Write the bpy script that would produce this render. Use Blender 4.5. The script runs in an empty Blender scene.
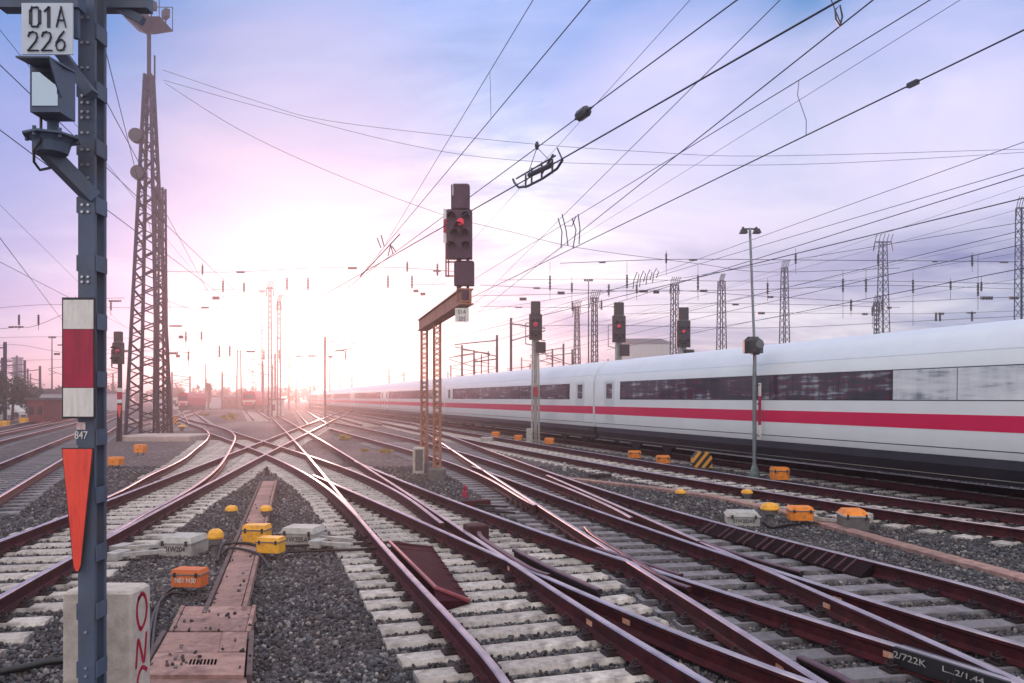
import bpy, bmesh, math, random
import numpy as np
from mathutils import Vector, Matrix, Quaternion

C = bpy.context.scene.collection
SC = bpy.context.scene
R = math.radians
random.seed(7)
NR = np.random.RandomState(11)

# ------------------------------------------------------------------ camera
F = 800.0          # focal length in pixels of the 1024 frame
HY = 398.0         # horizon row
CH = 2.0           # camera height over the rail tops
cam = bpy.data.cameras.new("camera")
cam.sensor_width = 36
cam.lens = F / 1024 * 36
cam.shift_y = (HY - 341.5) / 1024
cam.clip_start = 0.05
cam.clip_end = 4000
camo = bpy.data.objects.new("camera", cam)
camo.location = (0, 0, CH)
camo.rotation_euler = (R(90), 0, 0)
C.objects.link(camo)
SC.camera = camo

SUN_ROW = 356.0
sun_dir = Vector((318 - 512, F, HY - SUN_ROW)).normalized()   # towards the sun
sun_elev = math.asin(sun_dir.z)
sun_rot = math.atan2(sun_dir.x, sun_dir.y)

SC.view_settings.view_transform = 'Standard'
SC.view_settings.look = 'None'
SC.view_settings.exposure = 0.55
SC.view_settings.gamma = 1.0
SC.render.engine = 'CYCLES'
SC.cycles.use_denoising = True
SC.cycles.max_bounces = 5
SC.cycles.diffuse_bounces = 3
SC.cycles.glossy_bounces = 3
SC.cycles.transmission_bounces = 3
SC.cycles.volume_bounces = 0
SC.cycles.caustics_reflective = False
SC.cycles.caustics_refractive = False


def pxdir(x, y):
    return Vector((x - 512, F, HY - y)).normalized()


# ------------------------------------------------------------------ world
W = bpy.data.worlds.new("World")
SC.world = W
W.use_nodes = True
nt = W.node_tree
nt.nodes.clear()


class NG:
    """tiny helper to wire shader nodes"""
    def __init__(self, tree):
        self.t = tree

    def n(self, typ, **kw):
        nd = self.t.nodes.new(typ)
        for k, v in kw.items():
            setattr(nd, k, v)
        return nd

    def link(self, a, b):
        self.t.links.new(a, b)

    def put(self, sock, v):
        if isinstance(v, bpy.types.NodeSocket):
            self.link(v, sock)
        elif isinstance(v, (tuple, list)):
            if sock.type == 'RGBA' and len(v) == 3:
                v = tuple(v) + (1,)
            sock.default_value = v
        else:
            sock.default_value = v

    def math(self, op, a, b=0.0, clamp=False):
        nd = self.n('ShaderNodeMath', operation=op, use_clamp=clamp)
        self.put(nd.inputs[0], a)
        self.put(nd.inputs[1], b)
        return nd.outputs[0]

    def dot(self, a, v):
        nd = self.n('ShaderNodeVectorMath', operation='DOT_PRODUCT')
        self.put(nd.inputs[0], a)
        nd.inputs[1].default_value = v
        return nd.outputs['Value']

    def mix(self, f, a, b, mode='MIX'):
        nd = self.n('ShaderNodeMix', data_type='RGBA', blend_type=mode)
        self.put(nd.inputs[0], f)
        self.put(nd.inputs[6], a)
        self.put(nd.inputs[7], b)
        return nd.outputs[2]

    def noise(self, vec, scale, detail=4, rough=0.5, dist=0.0):
        nd = self.n('ShaderNodeTexNoise')
        if vec is not None:
            self.link(vec, nd.inputs['Vector'])
        nd.inputs['Scale'].default_value = scale
        nd.inputs['Detail'].default_value = detail
        nd.inputs['Roughness'].default_value = rough
        nd.inputs['Distortion'].default_value = dist
        return nd.outputs['Fac']

    def ramp(self, f, stops, interp='LINEAR'):
        nd = self.n('ShaderNodeValToRGB')
        cr = nd.color_ramp
        cr.interpolation = interp
        while len(cr.elements) < len(stops):
            cr.elements.new(0.5)
        for e, (p, c) in zip(cr.elements, stops):
            e.position = p
            e.color = (c, c, c, 1) if isinstance(c, (int, float)) else tuple(c) + (1,)
        self.link(f, nd.inputs[0])
        return nd.outputs[0]

    def mapping(self, vec, scale, loc=(0, 0, 0), rot=(0, 0, 0)):
        nd = self.n('ShaderNodeMapping')
        self.link(vec, nd.inputs[0])
        nd.inputs['Scale'].default_value = scale
        nd.inputs['Location'].default_value = loc
        nd.inputs['Rotation'].default_value = rot
        return nd.outputs[0]


g = NG(nt)
tc = g.n('ShaderNodeTexCoord')
dirv = tc.outputs['Generated']
sky = g.n('ShaderNodeTexSky', sky_type='NISHITA')
sky.sun_disc = False
sky.sun_elevation = sun_elev
sky.sun_rotation = sun_rot
sky.air_density = 1.2
sky.dust_density = 2.0
sepz = g.n('ShaderNodeSeparateXYZ')
g.link(dirv, sepz.inputs[0])
elev = sepz.outputs['Z']
# overcast layer: pale lilac, bluer with height; unseen zenith whitened to light the ground
base = g.ramp(elev, [(0.0, (.52, .55, .64)), (0.10, (.66, .72, .80)), (0.20, (.62, .73, .84)),
                     (0.34, (.40, .58, .78)), (0.47, (.22, .40, .68)), (0.62, (.72, .72, .76)), (1.0, (1.15, 1.08, 1.02))])
cm = g.mapping(dirv, (1.0, 1.0, 3.2), loc=(3.1, .7, 1.3))
cn = g.noise(cm, 2.3, 7, .55, .6)
cloud = g.ramp(cn, [(0.36, 0.0), (0.62, 1.0)])
cm2 = g.mapping(dirv, (1.0, 1.0, 4.5), loc=(9.0, 4.0, 2.0))
cn2 = g.noise(cm2, 4.5, 8, .6, .4)
cloud2 = g.ramp(cn2, [(0.40, 0.0), (0.66, 1.0)])
col = g.mix(g.math('MULTIPLY', cloud, .42), base, (.80, .76, .92))
col = g.mix(g.math('MULTIPLY', cloud2, .45), col, (.26, .33, .62))
# cloud sheet seen in perspective
den = g.math('ADD', g.math('MAXIMUM', elev, 0.0), .16)
sxy = g.n('ShaderNodeSeparateXYZ')
g.link(dirv, sxy.inputs[0])
cxy = g.n('ShaderNodeCombineXYZ')
g.link(g.math('DIVIDE', sxy.outputs['X'], den), cxy.inputs[0])
g.link(g.math('DIVIDE', sxy.outputs['Y'], den), cxy.inputs[1])
pn = g.noise(g.mapping(cxy.outputs[0], (.75, 1.5, 1), loc=(2.2, 5.1, 0), rot=(0, 0, .25)), 1.35, 10, .62, .6)
dk = g.ramp(pn, [(.34, 1.0), (.49, 0.0)])
lt = g.ramp(pn, [(.48, 0.0), (.62, 1.0)])
col = g.mix(g.math('MULTIPLY', dk, .88), col, (.10, .24, .48))
col = g.mix(g.math('MULTIPLY', lt, .88), col, (1.0, 1.04, 1.06))


def blob(px, py, width, color, amt, colin, stretch=None):
    d = g.dot(dirv, tuple(pxdir(px, py)))
    w = 1 - math.cos(math.atan(width / F))
    v = g.math('DIVIDE', g.math('SUBTRACT', d, 1 - w), w)
    v = g.math('MAXIMUM', v, 0.0)
    v = g.math('MULTIPLY', g.math('MULTIPLY', v, amt), g.math('ADD', .55, g.math('MULTIPLY', cloud, .75)), clamp=True)
    return g.mix(v, colin, color)


col = blob(0, 70, 400, (.035, .20, .52), 1.25, col)
col = blob(815, 25, 260, (.03, .19, .47), 1.25, col)
col = blob(1010, 20, 160, (.20, .30, .66), .6, col)
col = blob(420, 0, 200, (.22, .36, .74), .6, col)
col = blob(650, 95, 150, (.20, .32, .70), .8, col)
col = blob(1000, 60, 170, (.52, .52, .80), .6, col)
col = blob(880, 190, 170, (.86, .76, .92), .55, col)
col = blob(700, 175, 170, (.88, .76, .92), .6, col)
col = blob(10, 235, 190, (.24, .30, .64), .75, col)
col = blob(300, 190, 200, (.50, .46, .64), .75, col)
# long dark bank of cloud low on the right
bandy = g.math('DIVIDE', g.math('SUBTRACT', elev, .145), .040)
band = g.math('POWER', 2.718, g.math('MULTIPLY', g.math('MULTIPLY', bandy, bandy), -1.0))
rt = g.math('MULTIPLY', g.math('SUBTRACT', g.dot(dirv, (1, 0, 0)), .14), 3.2, clamp=True)
bn = g.noise(g.mapping(dirv, (1, 1, 6)), 5.0, 6, .6, .3)
band = g.math('MULTIPLY', g.math('MULTIPLY', band, rt), g.math('MULTIPLY', bn, 1.7), clamp=True)
col = g.mix(band, col, (.13, .16, .38))
# glow of the low sun in the cloud
sd = g.math('MAXIMUM', g.dot(dirv, tuple(sun_dir)), 0.0)
gl1 = g.math('POWER', sd, 16.0)
gl2 = g.math('POWER', sd, 85.0)
col = g.mix(g.math('MULTIPLY', gl1, .18), col, (.86, .68, .86))
col = g.mix(g.math('MULTIPLY', gl2, .20), col, (1.0, .86, .95))
# unseen brighter sky added behind the camera to lift surfaces facing it
sepy = sepz.outputs['Y']
backf = g.math('MULTIPLY', g.math('SUBTRACT', .05, sepy), 1.6, clamp=True)
upf = g.math('ADD', .35, g.math('MULTIPLY', elev, 2.0), clamp=True)
col = g.mix(g.math('MULTIPLY', backf, upf), col, (1.05, .98, .95))
sk = g.n('ShaderNodeVectorMath', operation='SCALE')
g.link(sky.outputs[0], sk.inputs[0])
sk.inputs['Scale'].default_value = 1.0
# clouds scaled so that the Background runs at strength 0.1 for both
cl = g.n('ShaderNodeVectorMath', operation='SCALE')
g.link(col, cl.inputs[0])
cl.inputs['Scale'].default_value = 10.0
fin = g.mix(.92, sk.outputs[0], cl.outputs[0])
bg = g.n('ShaderNodeBackground')
g.link(fin, bg.inputs['Color'])
bg.inputs['Strength'].default_value = 0.1
wo = g.n('ShaderNodeOutputWorld')
g.link(bg.outputs[0], wo.inputs['Surface'])

# ------------------------------------------------------------------ sun
sl = bpy.data.lights.new("sun", 'SUN')
sl.energy = 1.75
sl.color = (1.0, .52, .42)
sl.angle = R(0.6)
so = bpy.data.objects.new("sun", sl)
so.rotation_mode = 'QUATERNION'
so.rotation_quaternion = sun_dir.to_track_quat('Z', 'Y')
so.location = sun_dir * 200
C.objects.link(so)

HAZE_DENSITY = 0.0027
HAZE_G = 0.82


# ------------------------------------------------------------------ pixel <-> place
def P(x, y, z=0.0):
    d = (CH - z) * F / (y - HY)
    return Vector(((x - 512) / F * d, d, z))


def PD(x, y, d):
    return Vector(((x - 512) / F * d, d, CH + (HY - y) / F * d))


GZ = -0.22      # ballast level


# ------------------------------------------------------------------ materials
MATS = {}


def mat(name, color, rough=.7, metal=0.0, var=0.0, vscale=8.0, bump=0.0, bscale=40.0, color2=None, emit=None,
        coat=0.0, spec=0.5, objrand=0.0, dirt=None, dscale=3.0, damt=.5, streak=False):
    if name in MATS:
        return MATS[name]
    m = bpy.data.materials.new(name)
    m.use_nodes = True
    t = m.node_tree
    t.nodes.clear()
    q = NG(t)
    b = q.n('ShaderNodeBsdfPrincipled')
    o = q.n('ShaderNodeOutputMaterial')
    q.link(b.outputs[0], o.inputs[0])
    co = q.n('ShaderNodeTexCoord').outputs['Object']
    c = tuple(color)
    cs = None
    if var > 0 or color2:
        nz = q.noise(co, vscale, 6, .62)
        f = q.ramp(nz, [(.32, 0.0), (.68, 1.0)])
        c2 = color2 if color2 else tuple(min(1, k * (1 + var)) for k in c)
        c1 = c if color2 else tuple(k * (1 - var) for k in c)
        cs = q.mix(f, c1, c2)
    if dirt:
        nz = q.noise(q.mapping(co, (4.0, 4.0, .5)) if streak else co, dscale, 8, .72)
        f = q.math('MULTIPLY', q.ramp(nz, [(.45, 0.0), (.7, 1.0)]), damt)
        cs = q.mix(f, cs if cs is not None else c, dirt)
    if objrand > 0:
        oi = q.n('ShaderNodeObjectInfo')
        hsv = q.n('ShaderNodeHueSaturation')
        q.put(hsv.inputs['Color'], cs if cs is not None else c)
        q.link(q.math('ADD', 1 - objrand, q.math('MULTIPLY', oi.outputs['Random'], 2 * objrand)), hsv.inputs['Value'])
        cs = hsv.outputs[0]
    q.put(b.inputs['Base Color'], cs if cs is not None else c)
    b.inputs['Roughness'].default_value = rough
    b.inputs['Metallic'].default_value = metal
    b.inputs['Coat Weight'].default_value = coat
    b.inputs['Specular IOR Level'].default_value = spec
    if emit:
        b.inputs['Emission Color'].default_value = tuple(emit[:3]) + (1,)
        b.inputs['Emission Strength'].default_value = emit[3]
    if bump > 0:
        nz = q.noise(co, bscale, 6, .65)
        bp = q.n('ShaderNodeBump')
        bp.inputs['Strength'].default_value = bump
        bp.inputs['Distance'].default_value = .02
        q.link(nz, bp.inputs['Height'])
        q.link(bp.outputs[0], b.inputs['Normal'])
    MATS[name] = m
    return m


M_rust = mat('rail_rust', (.034, .007, .012), .68, .1, .0, 6, .3, 60, color2=(.095, .016, .022), dirt=(.02, .013, .014), dscale=2.0, damt=.65, spec=.25)
M_rustdark = mat('rail_rust_dark', (.020, .012, .016), .6, .2, .4, 6, .25, 60)
M_head = mat('rail_head_steel', (.56, .46, .47), .36, 1.0, .25, 3, .05, 80)
M_headdull = mat('rail_head_dull', (.16, .08, .09), .42, .85, .4, 3, .1, 80)
M_conc = mat('sleeper_concrete', (.38, .35, .34), .88, 0, .0, 5, .45, 60, color2=(.62, .57, .54), dirt=(.11, .085, .085), dscale=6.5, damt=.9, objrand=.18)
M_wood = mat('sleeper_wood', (.13, .125, .145), .88, 0, .0, 5, .5, 50, color2=(.27, .26, .29), dirt=(.05, .035, .04), dscale=4.0, damt=.7, objrand=.2)
M_clip = mat('fastening_steel', (.035, .022, .026), .6, .4, .5, 20, .2, 60)
M_steelblue = mat('mast_paint', (.05, .08, .145), .6, .1, .0, 3, .12, 30, color2=(.09, .125, .19), dirt=(.09, .06, .035), dscale=2.2, damt=.55)
M_lattice = mat('lattice_steel', (.010, .016, .040), .6, .3, .4, 3)
M_dark = mat('dark_metal', (.03, .03, .038), .55, .3, .3, 6)
M_black = mat('signal_black', (.016, .015, .018), .5, 0, .3, 5)
M_white = mat('white_enamel', (.74, .72, .70), .5, 0, .06, 4, dirt=(.36, .31, .29), dscale=6, damt=.6, streak=True)
M_redsign = mat('red_enamel', (.38, .008, .05), .45, 0, .12, 5, dirt=(.16, .008, .025), dscale=7, damt=.65, streak=True)
M_orangesign = mat('orange_red_reflective', (.88, .075, .045), .4, 0, .06, 9, dirt=(.45, .03, .03), dscale=5, damt=.55, streak=True)
M_yellow = mat('yellow_paint', (.88, .43, .025), .5, 0, .12, 8, .05, 30, dirt=(.30, .12, .04), dscale=9, damt=.75)
M_orange = mat('orange_paint', (.92, .27, .02), .5, 0, .12, 8, .05, 30, dirt=(.22, .07, .03), dscale=9, damt=.8)
M_orangeworn = mat('orange_paint_worn', (.66, .15, .03), .6, 0, .2, 8, .1, 30, dirt=(.10, .05, .04), dscale=8, damt=.8)
M_grey = mat('grey_cast', (.42, .42, .41), .7, 0, .12, 8, .1, 40, dirt=(.14, .12, .11), dscale=6, damt=.6)
M_greydark = mat('grey_dark', (.12, .115, .12), .7, 0, .3, 8, .1, 40)
M_block = mat('weathered_concrete', (.46, .41, .38), .9, 0, .0, 6, .4, 50, color2=(.58, .52, .49), dirt=(.22, .17, .16), dscale=5, damt=.6)
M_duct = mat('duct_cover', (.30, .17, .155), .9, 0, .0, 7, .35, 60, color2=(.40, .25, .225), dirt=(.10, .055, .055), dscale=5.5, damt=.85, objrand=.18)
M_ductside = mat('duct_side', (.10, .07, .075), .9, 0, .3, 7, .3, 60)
M_hose = mat('rubber', (.014, .014, .016), .45)
M_text = mat('lettering', (.02, .022, .04), .6)
M_grafred = mat('spray_red', (.45, .01, .05), .6)
M_chalk = mat('chalk', (.40, .37, .36), .8)
M_lampred = mat('lamp_red', (.4, .01, .03), .4, emit=(1.0, .04, .10, .3))
M_glass = mat('glass_pane', (.30, .38, .48), .03, .9)
M_wire = mat('wire_copper_dark', (.022, .026, .05), .5, .4)
M_insul = mat('insulator_dark', (.026, .022, .03), .35)
M_bark = mat('bark', (.05, .04, .035), .9)
M_leaf = mat('foliage_dark', (.035, .055, .032), .7, 0, .35, 2)
M_leaf2 = mat('foliage_autumn', (.10, .06, .03), .7, 0, .35, 2)
M_bush = mat('foliage_yellow', (.34, .24, .035), .7, 0, .3, 4)
M_brick = mat('brick_red', (.19, .05, .05), .9, 0, .25, 3)
M_plaster = mat('plaster_white', (.62, .61, .62), .9, 0, .08, 2)
M_roofgrey = mat('roof_grey', (.10, .09, .10), .8, 0, .2, 3)
M_winglass = mat('window_dark', (.03, .035, .045), .08)
M_locored = mat('loco_red', (.42, .012, .035), .4)

# train
M_trainwhite = mat('train_white', (.80, .83, .86), .26, 0, .03, 1.2, coat=.3)
M_trainroof = mat('train_roof', (.66, .71, .80), .35, 0, .04, 1.2)
M_trainred = mat('train_red', (.66, .002, .075), .35, 0, .03, 2, coat=.2)
M_trainskirt = mat('train_skirt', (.022, .018, .028), .55, .1, .3, 2)
M_trainline = mat('train_sill', (.27, .23, .17), .5, .2)


def streak_mat(name, cols, rough, metal=0.0, sc=1.0, spec=.5):
    m = bpy.data.materials.new(name)
    m.use_nodes = True
    t = m.node_tree
    t.nodes.clear()
    q = NG(t)
    b = q.n('ShaderNodeBsdfPrincipled')
    o = q.n('ShaderNodeOutputMaterial')
    q.link(b.outputs[0], o.inputs[0])
    co = q.n('ShaderNodeTexCoord').outputs['Object']
    mp = q.mapping(co, (1.0 * sc, .75 * sc, 7.5 * sc))
    nz = q.math('ADD', q.math('MULTIPLY', q.noise(mp, 1.0, 5, .6), .62), q.math('MULTIPLY', q.noise(q.mapping(co, (.1, 2.2, .5)), 1.0, 4, .6), .38))
    q.link(q.ramp(nz, cols), b.inputs['Base Color'])
    b.inputs['Roughness'].default_value = rough
    b.inputs['Metallic'].default_value = metal
    b.inputs['Specular IOR Level'].default_value = spec
    return m


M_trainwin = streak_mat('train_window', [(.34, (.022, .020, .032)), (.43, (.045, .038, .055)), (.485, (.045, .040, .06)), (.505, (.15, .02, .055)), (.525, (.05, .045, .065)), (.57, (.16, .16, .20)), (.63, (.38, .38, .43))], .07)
M_trainwinrefl = streak_mat('train_window_sky_reflection', [(.34, (.20, .22, .27)), (.46, (.62, .65, .70)), (.6, (.80, .82, .85))], .08)  # sky reflection and dark house silhouettes painted into the pane colour


# ------------------------------------------------------------------ mesh building
class MB:
    def __init__(self):
        self.v = []
        self.f = []
        self.m = []

    def poly(self, pts, mi=0):
        i = len(self.v)
        self.v += [tuple(p) for p in pts]
        self.f.append(tuple(range(i, i + len(pts))))
        self.m.append(mi)

    def add(self, verts, faces, mi=0):
        i = len(self.v)
        self.v += [tuple(p) for p in verts]
        for f in faces:
            self.f.append(tuple(i + k for k in f))
            self.m.append(mi)

    def box(self, c, s, rz=0.0, rot=None, top=1.0, mi=0):
        """box with centre c and size s; 'top' shrinks the upper face"""
        hx, hy, hz = s[0] / 2, s[1] / 2, s[2] / 2
        vs = [Vector((-hx, -hy, -hz)), Vector((hx, -hy, -hz)), Vector((hx, hy, -hz)), Vector((-hx, hy, -hz)),
              Vector((-hx * top, -hy * top, hz)), Vector((hx * top, -hy * top, hz)), Vector((hx * top, hy * top, hz)), Vector((-hx * top, hy * top, hz))]
        M = rot if rot is not None else Matrix.Rotation(rz, 3, 'Z')
        c = Vector(c)
        self.add([c + M @ p for p in vs],
                 [(0, 3, 2, 1), (4, 5, 6, 7), (0, 1, 5, 4), (1, 2, 6, 5), (2, 3, 7, 6), (3, 0, 4, 7)], mi)

    def cbox(self, c, s, rz=0.0, b=.01, mi=0):
        """box with chamfered vertical and top edges"""
        hx, hy, hz = s[0] / 2, s[1] / 2, s[2] / 2
        M = Matrix.Rotation(rz, 3, 'Z')
        c = Vector(c)

        def ring(x, y, z, k):
            return [(-x + k, -y, z), (x - k, -y, z), (x, -y + k, z), (x, y - k, z), (x - k, y, z), (-x + k, y, z), (-x, y - k, z), (-x, -y + k, z)]
        rs = [ring(hx, hy, -hz, b), ring(hx, hy, hz - b, b), ring(hx - b, hy - b, hz, b)]
        vs = [c + M @ Vector(p) for r in rs for p in r]
        fs = [tuple(reversed(range(8))), tuple(range(16, 24))]
        for k in range(2):
            for j in range(8):
                a = k * 8 + j
                bb = k * 8 + (j + 1) % 8
                fs.append((a, bb, bb + 8, a + 8))
        self.add(vs, fs, mi)

    def bar(self, a, b, w, h=None, mi=0):
        a, b = Vector(a), Vector(b)
        d = b - a
        L = d.length
        if L < 1e-6:
            return
        h = h or w
        q = d.normalized().to_track_quat('Z', 'Y').to_matrix()
        self.box((a + b) / 2, (w, h, L), rot=q, mi=mi)

    def tube(self, pts, r, n=8, mi=0, cap=True):
        pts = [Vector(p) for p in pts]
        rings = []
        prev = None
        for i, p in enumerate(pts):
            if i == 0:
                t = pts[1] - pts[0]
            elif i == len(pts) - 1:
                t = pts[-1] - pts[-2]
            else:
                t = pts[i + 1] - pts[i - 1]
            t.normalize()
            if prev is None:
                u = t.orthogonal().normalized()
            else:
                u = (prev - t * prev.dot(t)).normalized()
            prev = u
            w = t.cross(u)
            rr = r[i] if isinstance(r, (list, tuple)) else r
            rings.append([p + (u * math.cos(2 * math.pi * k / n) + w * math.sin(2 * math.pi * k / n)) * rr for k in range(n)])
        vs = [p for rg in rings for p in rg]
        fs = []
        for i in range(len(rings) - 1):
            for k in range(n):
                fs.append((i * n + k, i * n + (k + 1) % n, (i + 1) * n + (k + 1) % n, (i + 1) * n + k))
        if cap:
            fs.append(tuple(reversed(range(n))))
            fs.append(tuple((len(rings) - 1) * n + k for k in range(n)))
        self.add(vs, fs, mi)

    def lathe(self, prof, c=(0, 0, 0), n=14, axis='Z', mi=0):
        """prof: list of (r, h)"""
        vs, fs = [], []
        c = Vector(c)
        for r, h in prof:
            for k in range(n):
                a = 2 * math.pi * k / n
                x, y = r * math.cos(a), r * math.sin(a)
                p = (x, y, h) if axis == 'Z' else ((x, h, y) if axis == 'Y' else (h, x, y))
                vs.append(c + Vector(p))
        for i in range(len(prof) - 1):
            for k in range(n):
                fs.append((i * n + k, i * n + (k + 1) % n, (i + 1) * n + (k + 1) % n, (i + 1) * n + k))
        fs.append(tuple(reversed(range(n))))
        fs.append(tuple((len(prof) - 1) * n + k for k in range(n)))
        self.add(vs, fs, mi)

    def prism(self, poly, z0, z1, mi=0):
        n = len(poly)
        vs = [(p[0], p[1], z0) for p in poly] + [(p[0], p[1], z1) for p in poly]
        fs = [tuple(reversed(range(n))), tuple(range(n, 2 * n))]
        for k in range(n):
            fs.append((k, (k + 1) % n, (k + 1) % n + n, k + n))
        self.add(vs, fs, mi)

    def xzprism(self, poly, y0, y1, mi=0):
        n = len(poly)
        vs = [(p[0], y0, p[1]) for p in poly] + [(p[0], y1, p[1]) for p in poly]
        fs = [tuple(range(n)), tuple(reversed(range(n, 2 * n)))]
        for k in range(n):
            fs.append((k, k + n, (k + 1) % n + n, (k + 1) % n))
        self.add(vs, fs, mi)

    def mesh(self, name, mats, smooth=False):
        me = bpy.data.meshes.new(name)
        me.from_pydata(self.v, [], self.f)
        if not isinstance(mats, (list, tuple)):
            mats = [mats]
        for m in mats:
            me.materials.append(m)
        if len(mats) > 1:
            me.polygons.foreach_set('material_index', self.m)
        if smooth:
            me.polygons.foreach_set('use_smooth', [True] * len(self.f))
        bm = bmesh.new()
        bm.from_mesh(me)
        bmesh.ops.recalc_face_normals(bm, faces=bm.faces)
        bm.to_mesh(me)
        bm.free()
        me.update()
        return me

    def build(self, name, mats, parent=None, smooth=False, loc=None):
        o = bpy.data.objects.new(name, self.mesh(name, mats, smooth))
        C.objects.link(o)
        if parent is not None:
            o.parent = parent
        if loc is not None:
            o.location = loc
        return o


def tag(o, label=None, cat=None, group=None, kind=None):
    if label:
        o['label'] = label
    if cat:
        o['category'] = cat
    if group:
        o['group'] = group
    if kind:
        o['kind'] = kind
    return o


def thing(name, label, cat, loc=(0, 0, 0), rz=0.0, group=None):
    o = bpy.data.objects.new(name, None)
    o.empty_display_size = .2
    o.location = loc
    o.rotation_euler = (0, 0, rz)
    C.objects.link(o)
    return tag(o, label, cat, group)


def copy_tree(o, loc=None, rz=None, label=None, parent=None):
    c = o.copy()
    C.objects.link(c)
    if parent is not None:
        c.parent = parent
    if loc is not None:
        c.location = loc
    if rz is not None:
        c.rotation_euler = (0, 0, rz)
    if label:
        c['label'] = label
    for ch in list(o.children):
        copy_tree(ch, parent=c)
    return c


def text_mesh(s, size, sx=1.0, depth=.002):
    cu = bpy.data.curves.new('lettering', 'FONT')
    cu.body = s
    cu.size = size
    cu.extrude = depth
    cu.align_x = 'CENTER'
    cu.align_y = 'CENTER'
    tmp = bpy.data.objects.new('tmp', cu)
    C.objects.link(tmp)
    bpy.context.view_layer.update()
    dg = bpy.context.evaluated_depsgraph_get()
    me = bpy.data.meshes.new_from_object(tmp.evaluated_get(dg))
    bpy.data.objects.remove(tmp)
    for v in me.vertices:
        v.co.x *= sx
    return me


def text(s, size, loc, parent, rot=(R(90), 0, 0), sx=1.0, m=None, bold=0.0, depth=.002, name='lettering'):
    me = text_mesh(s, size, sx, depth)
    me.materials.clear()
    me.materials.append(m or M_text)
    o = bpy.data.objects.new(name, me)
    C.objects.link(o)
    o.parent = parent
    o.location = loc
    o.rotation_euler = rot
    return o


# ------------------------------------------------------------------ ground
def ground_mat():
    m = bpy.data.materials.new('ballast_ground')
    m.use_nodes = True
    t = m.node_tree
    t.nodes.clear()
    q = NG(t)
    b = q.n('ShaderNodeBsdfPrincipled')
    o = q.n('ShaderNodeOutputMaterial')
    q.link(b.outputs[0], o.inputs[0])
    co = q.n('ShaderNodeTexCoord').outputs['Object']
    vo = q.n('ShaderNodeTexVoronoi')
    vo.inputs['Scale'].default_value = 17.0
    q.link(co, vo.inputs['Vector'])
    sx = q.n('ShaderNodeSeparateXYZ')
    q.link(vo.outputs['Color'], sx.inputs[0])
    stone = q.ramp(sx.outputs[0], [(0.0, (.012, .012, .018)), (.4, (.045, .045, .055)), (.75, (.11, .105, .115)), (1.0, (.32, .29, .28))])
    big = q.ramp(q.noise(co, .16, 5, .6, .4), [(.38, 0.0), (.62, 1.0)])
    rust = q.mix(q.math('MULTIPLY', big, .55), stone, (.075, .042, .045))
    # bleached, sandy patches where yards have been swept
    pal = q.ramp(q.noise(q.mapping(co, (1, .45, 1), loc=(4, 9, 0)), .09, 4, .5, .6), [(.54, 0.0), (.62, 1.0)])
    rust = q.mix(q.math('MULTIPLY', pal, .35), rust, (.30, .25, .24))
    q.link(rust, b.inputs['Base Color'])
    b.inputs['Roughness'].default_value = .9
    bp = q.n('ShaderNodeBump')
    bp.inputs['Strength'].default_value = .9
    bp.inputs['Distance'].default_value = .035
    h = q.math('SUBTRACT', 1.0, vo.outputs['Distance'])
    q.link(h, bp.inputs['Height'])
    q.link(bp.outputs[0], b.inputs['Normal'])
    return m


M_ground = ground_mat()
gb = MB()
xs = [-900, -300, -120, -60] + list(np.arange(-40, 40.1, 2.0)) + [60, 120, 300, 900]
ys = [-30, -10] + list(np.arange(-4, 60.1, 2.0)) + [70, 85, 110, 150, 220, 350, 600, 1000]
vid = {}
for j, y in enumerate(ys):
    for i, x in enumerate(xs):
        w = .012 * math.sin(x * 1.3 + y * .7) + .012 * math.sin(y * 1.9 - x * .6)
        vid[(i, j)] = len(gb.v)
        gb.v.append((x, y, GZ - .015 + w * (1 if abs(x) < 60 and y < 70 else 0)))
for j in range(len(ys) - 1):
    for i in range(len(xs) - 1):
        gb.f.append((vid[(i, j)], vid[(i + 1, j)], vid[(i + 1, j + 1)], vid[(i, j + 1)]))
        gb.m.append(0)
tag(gb.build('ground', M_ground), kind='structure')

# ------------------------------------------------------------------ haze
hz = MB()
hz.box((0, 490, 12.4), (2000, 1060, 27.6))
hm = bpy.data.materials.new('haze')
hm.use_nodes = True
hm.node_tree.nodes.clear()
q = NG(hm.node_tree)
pv = q.n('ShaderNodeVolumePrincipled')
pv.inputs['Color'].default_value = (.98, .90, .94, 1)
pv.inputs['Density'].default_value = HAZE_DENSITY
pv.inputs['Anisotropy'].default_value = HAZE_G
q.link(pv.outputs[0], q.n('ShaderNodeOutputMaterial').inputs['Volume'])
ho = hz.build('haze', hm)
tag(ho, kind='stuff')


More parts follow.
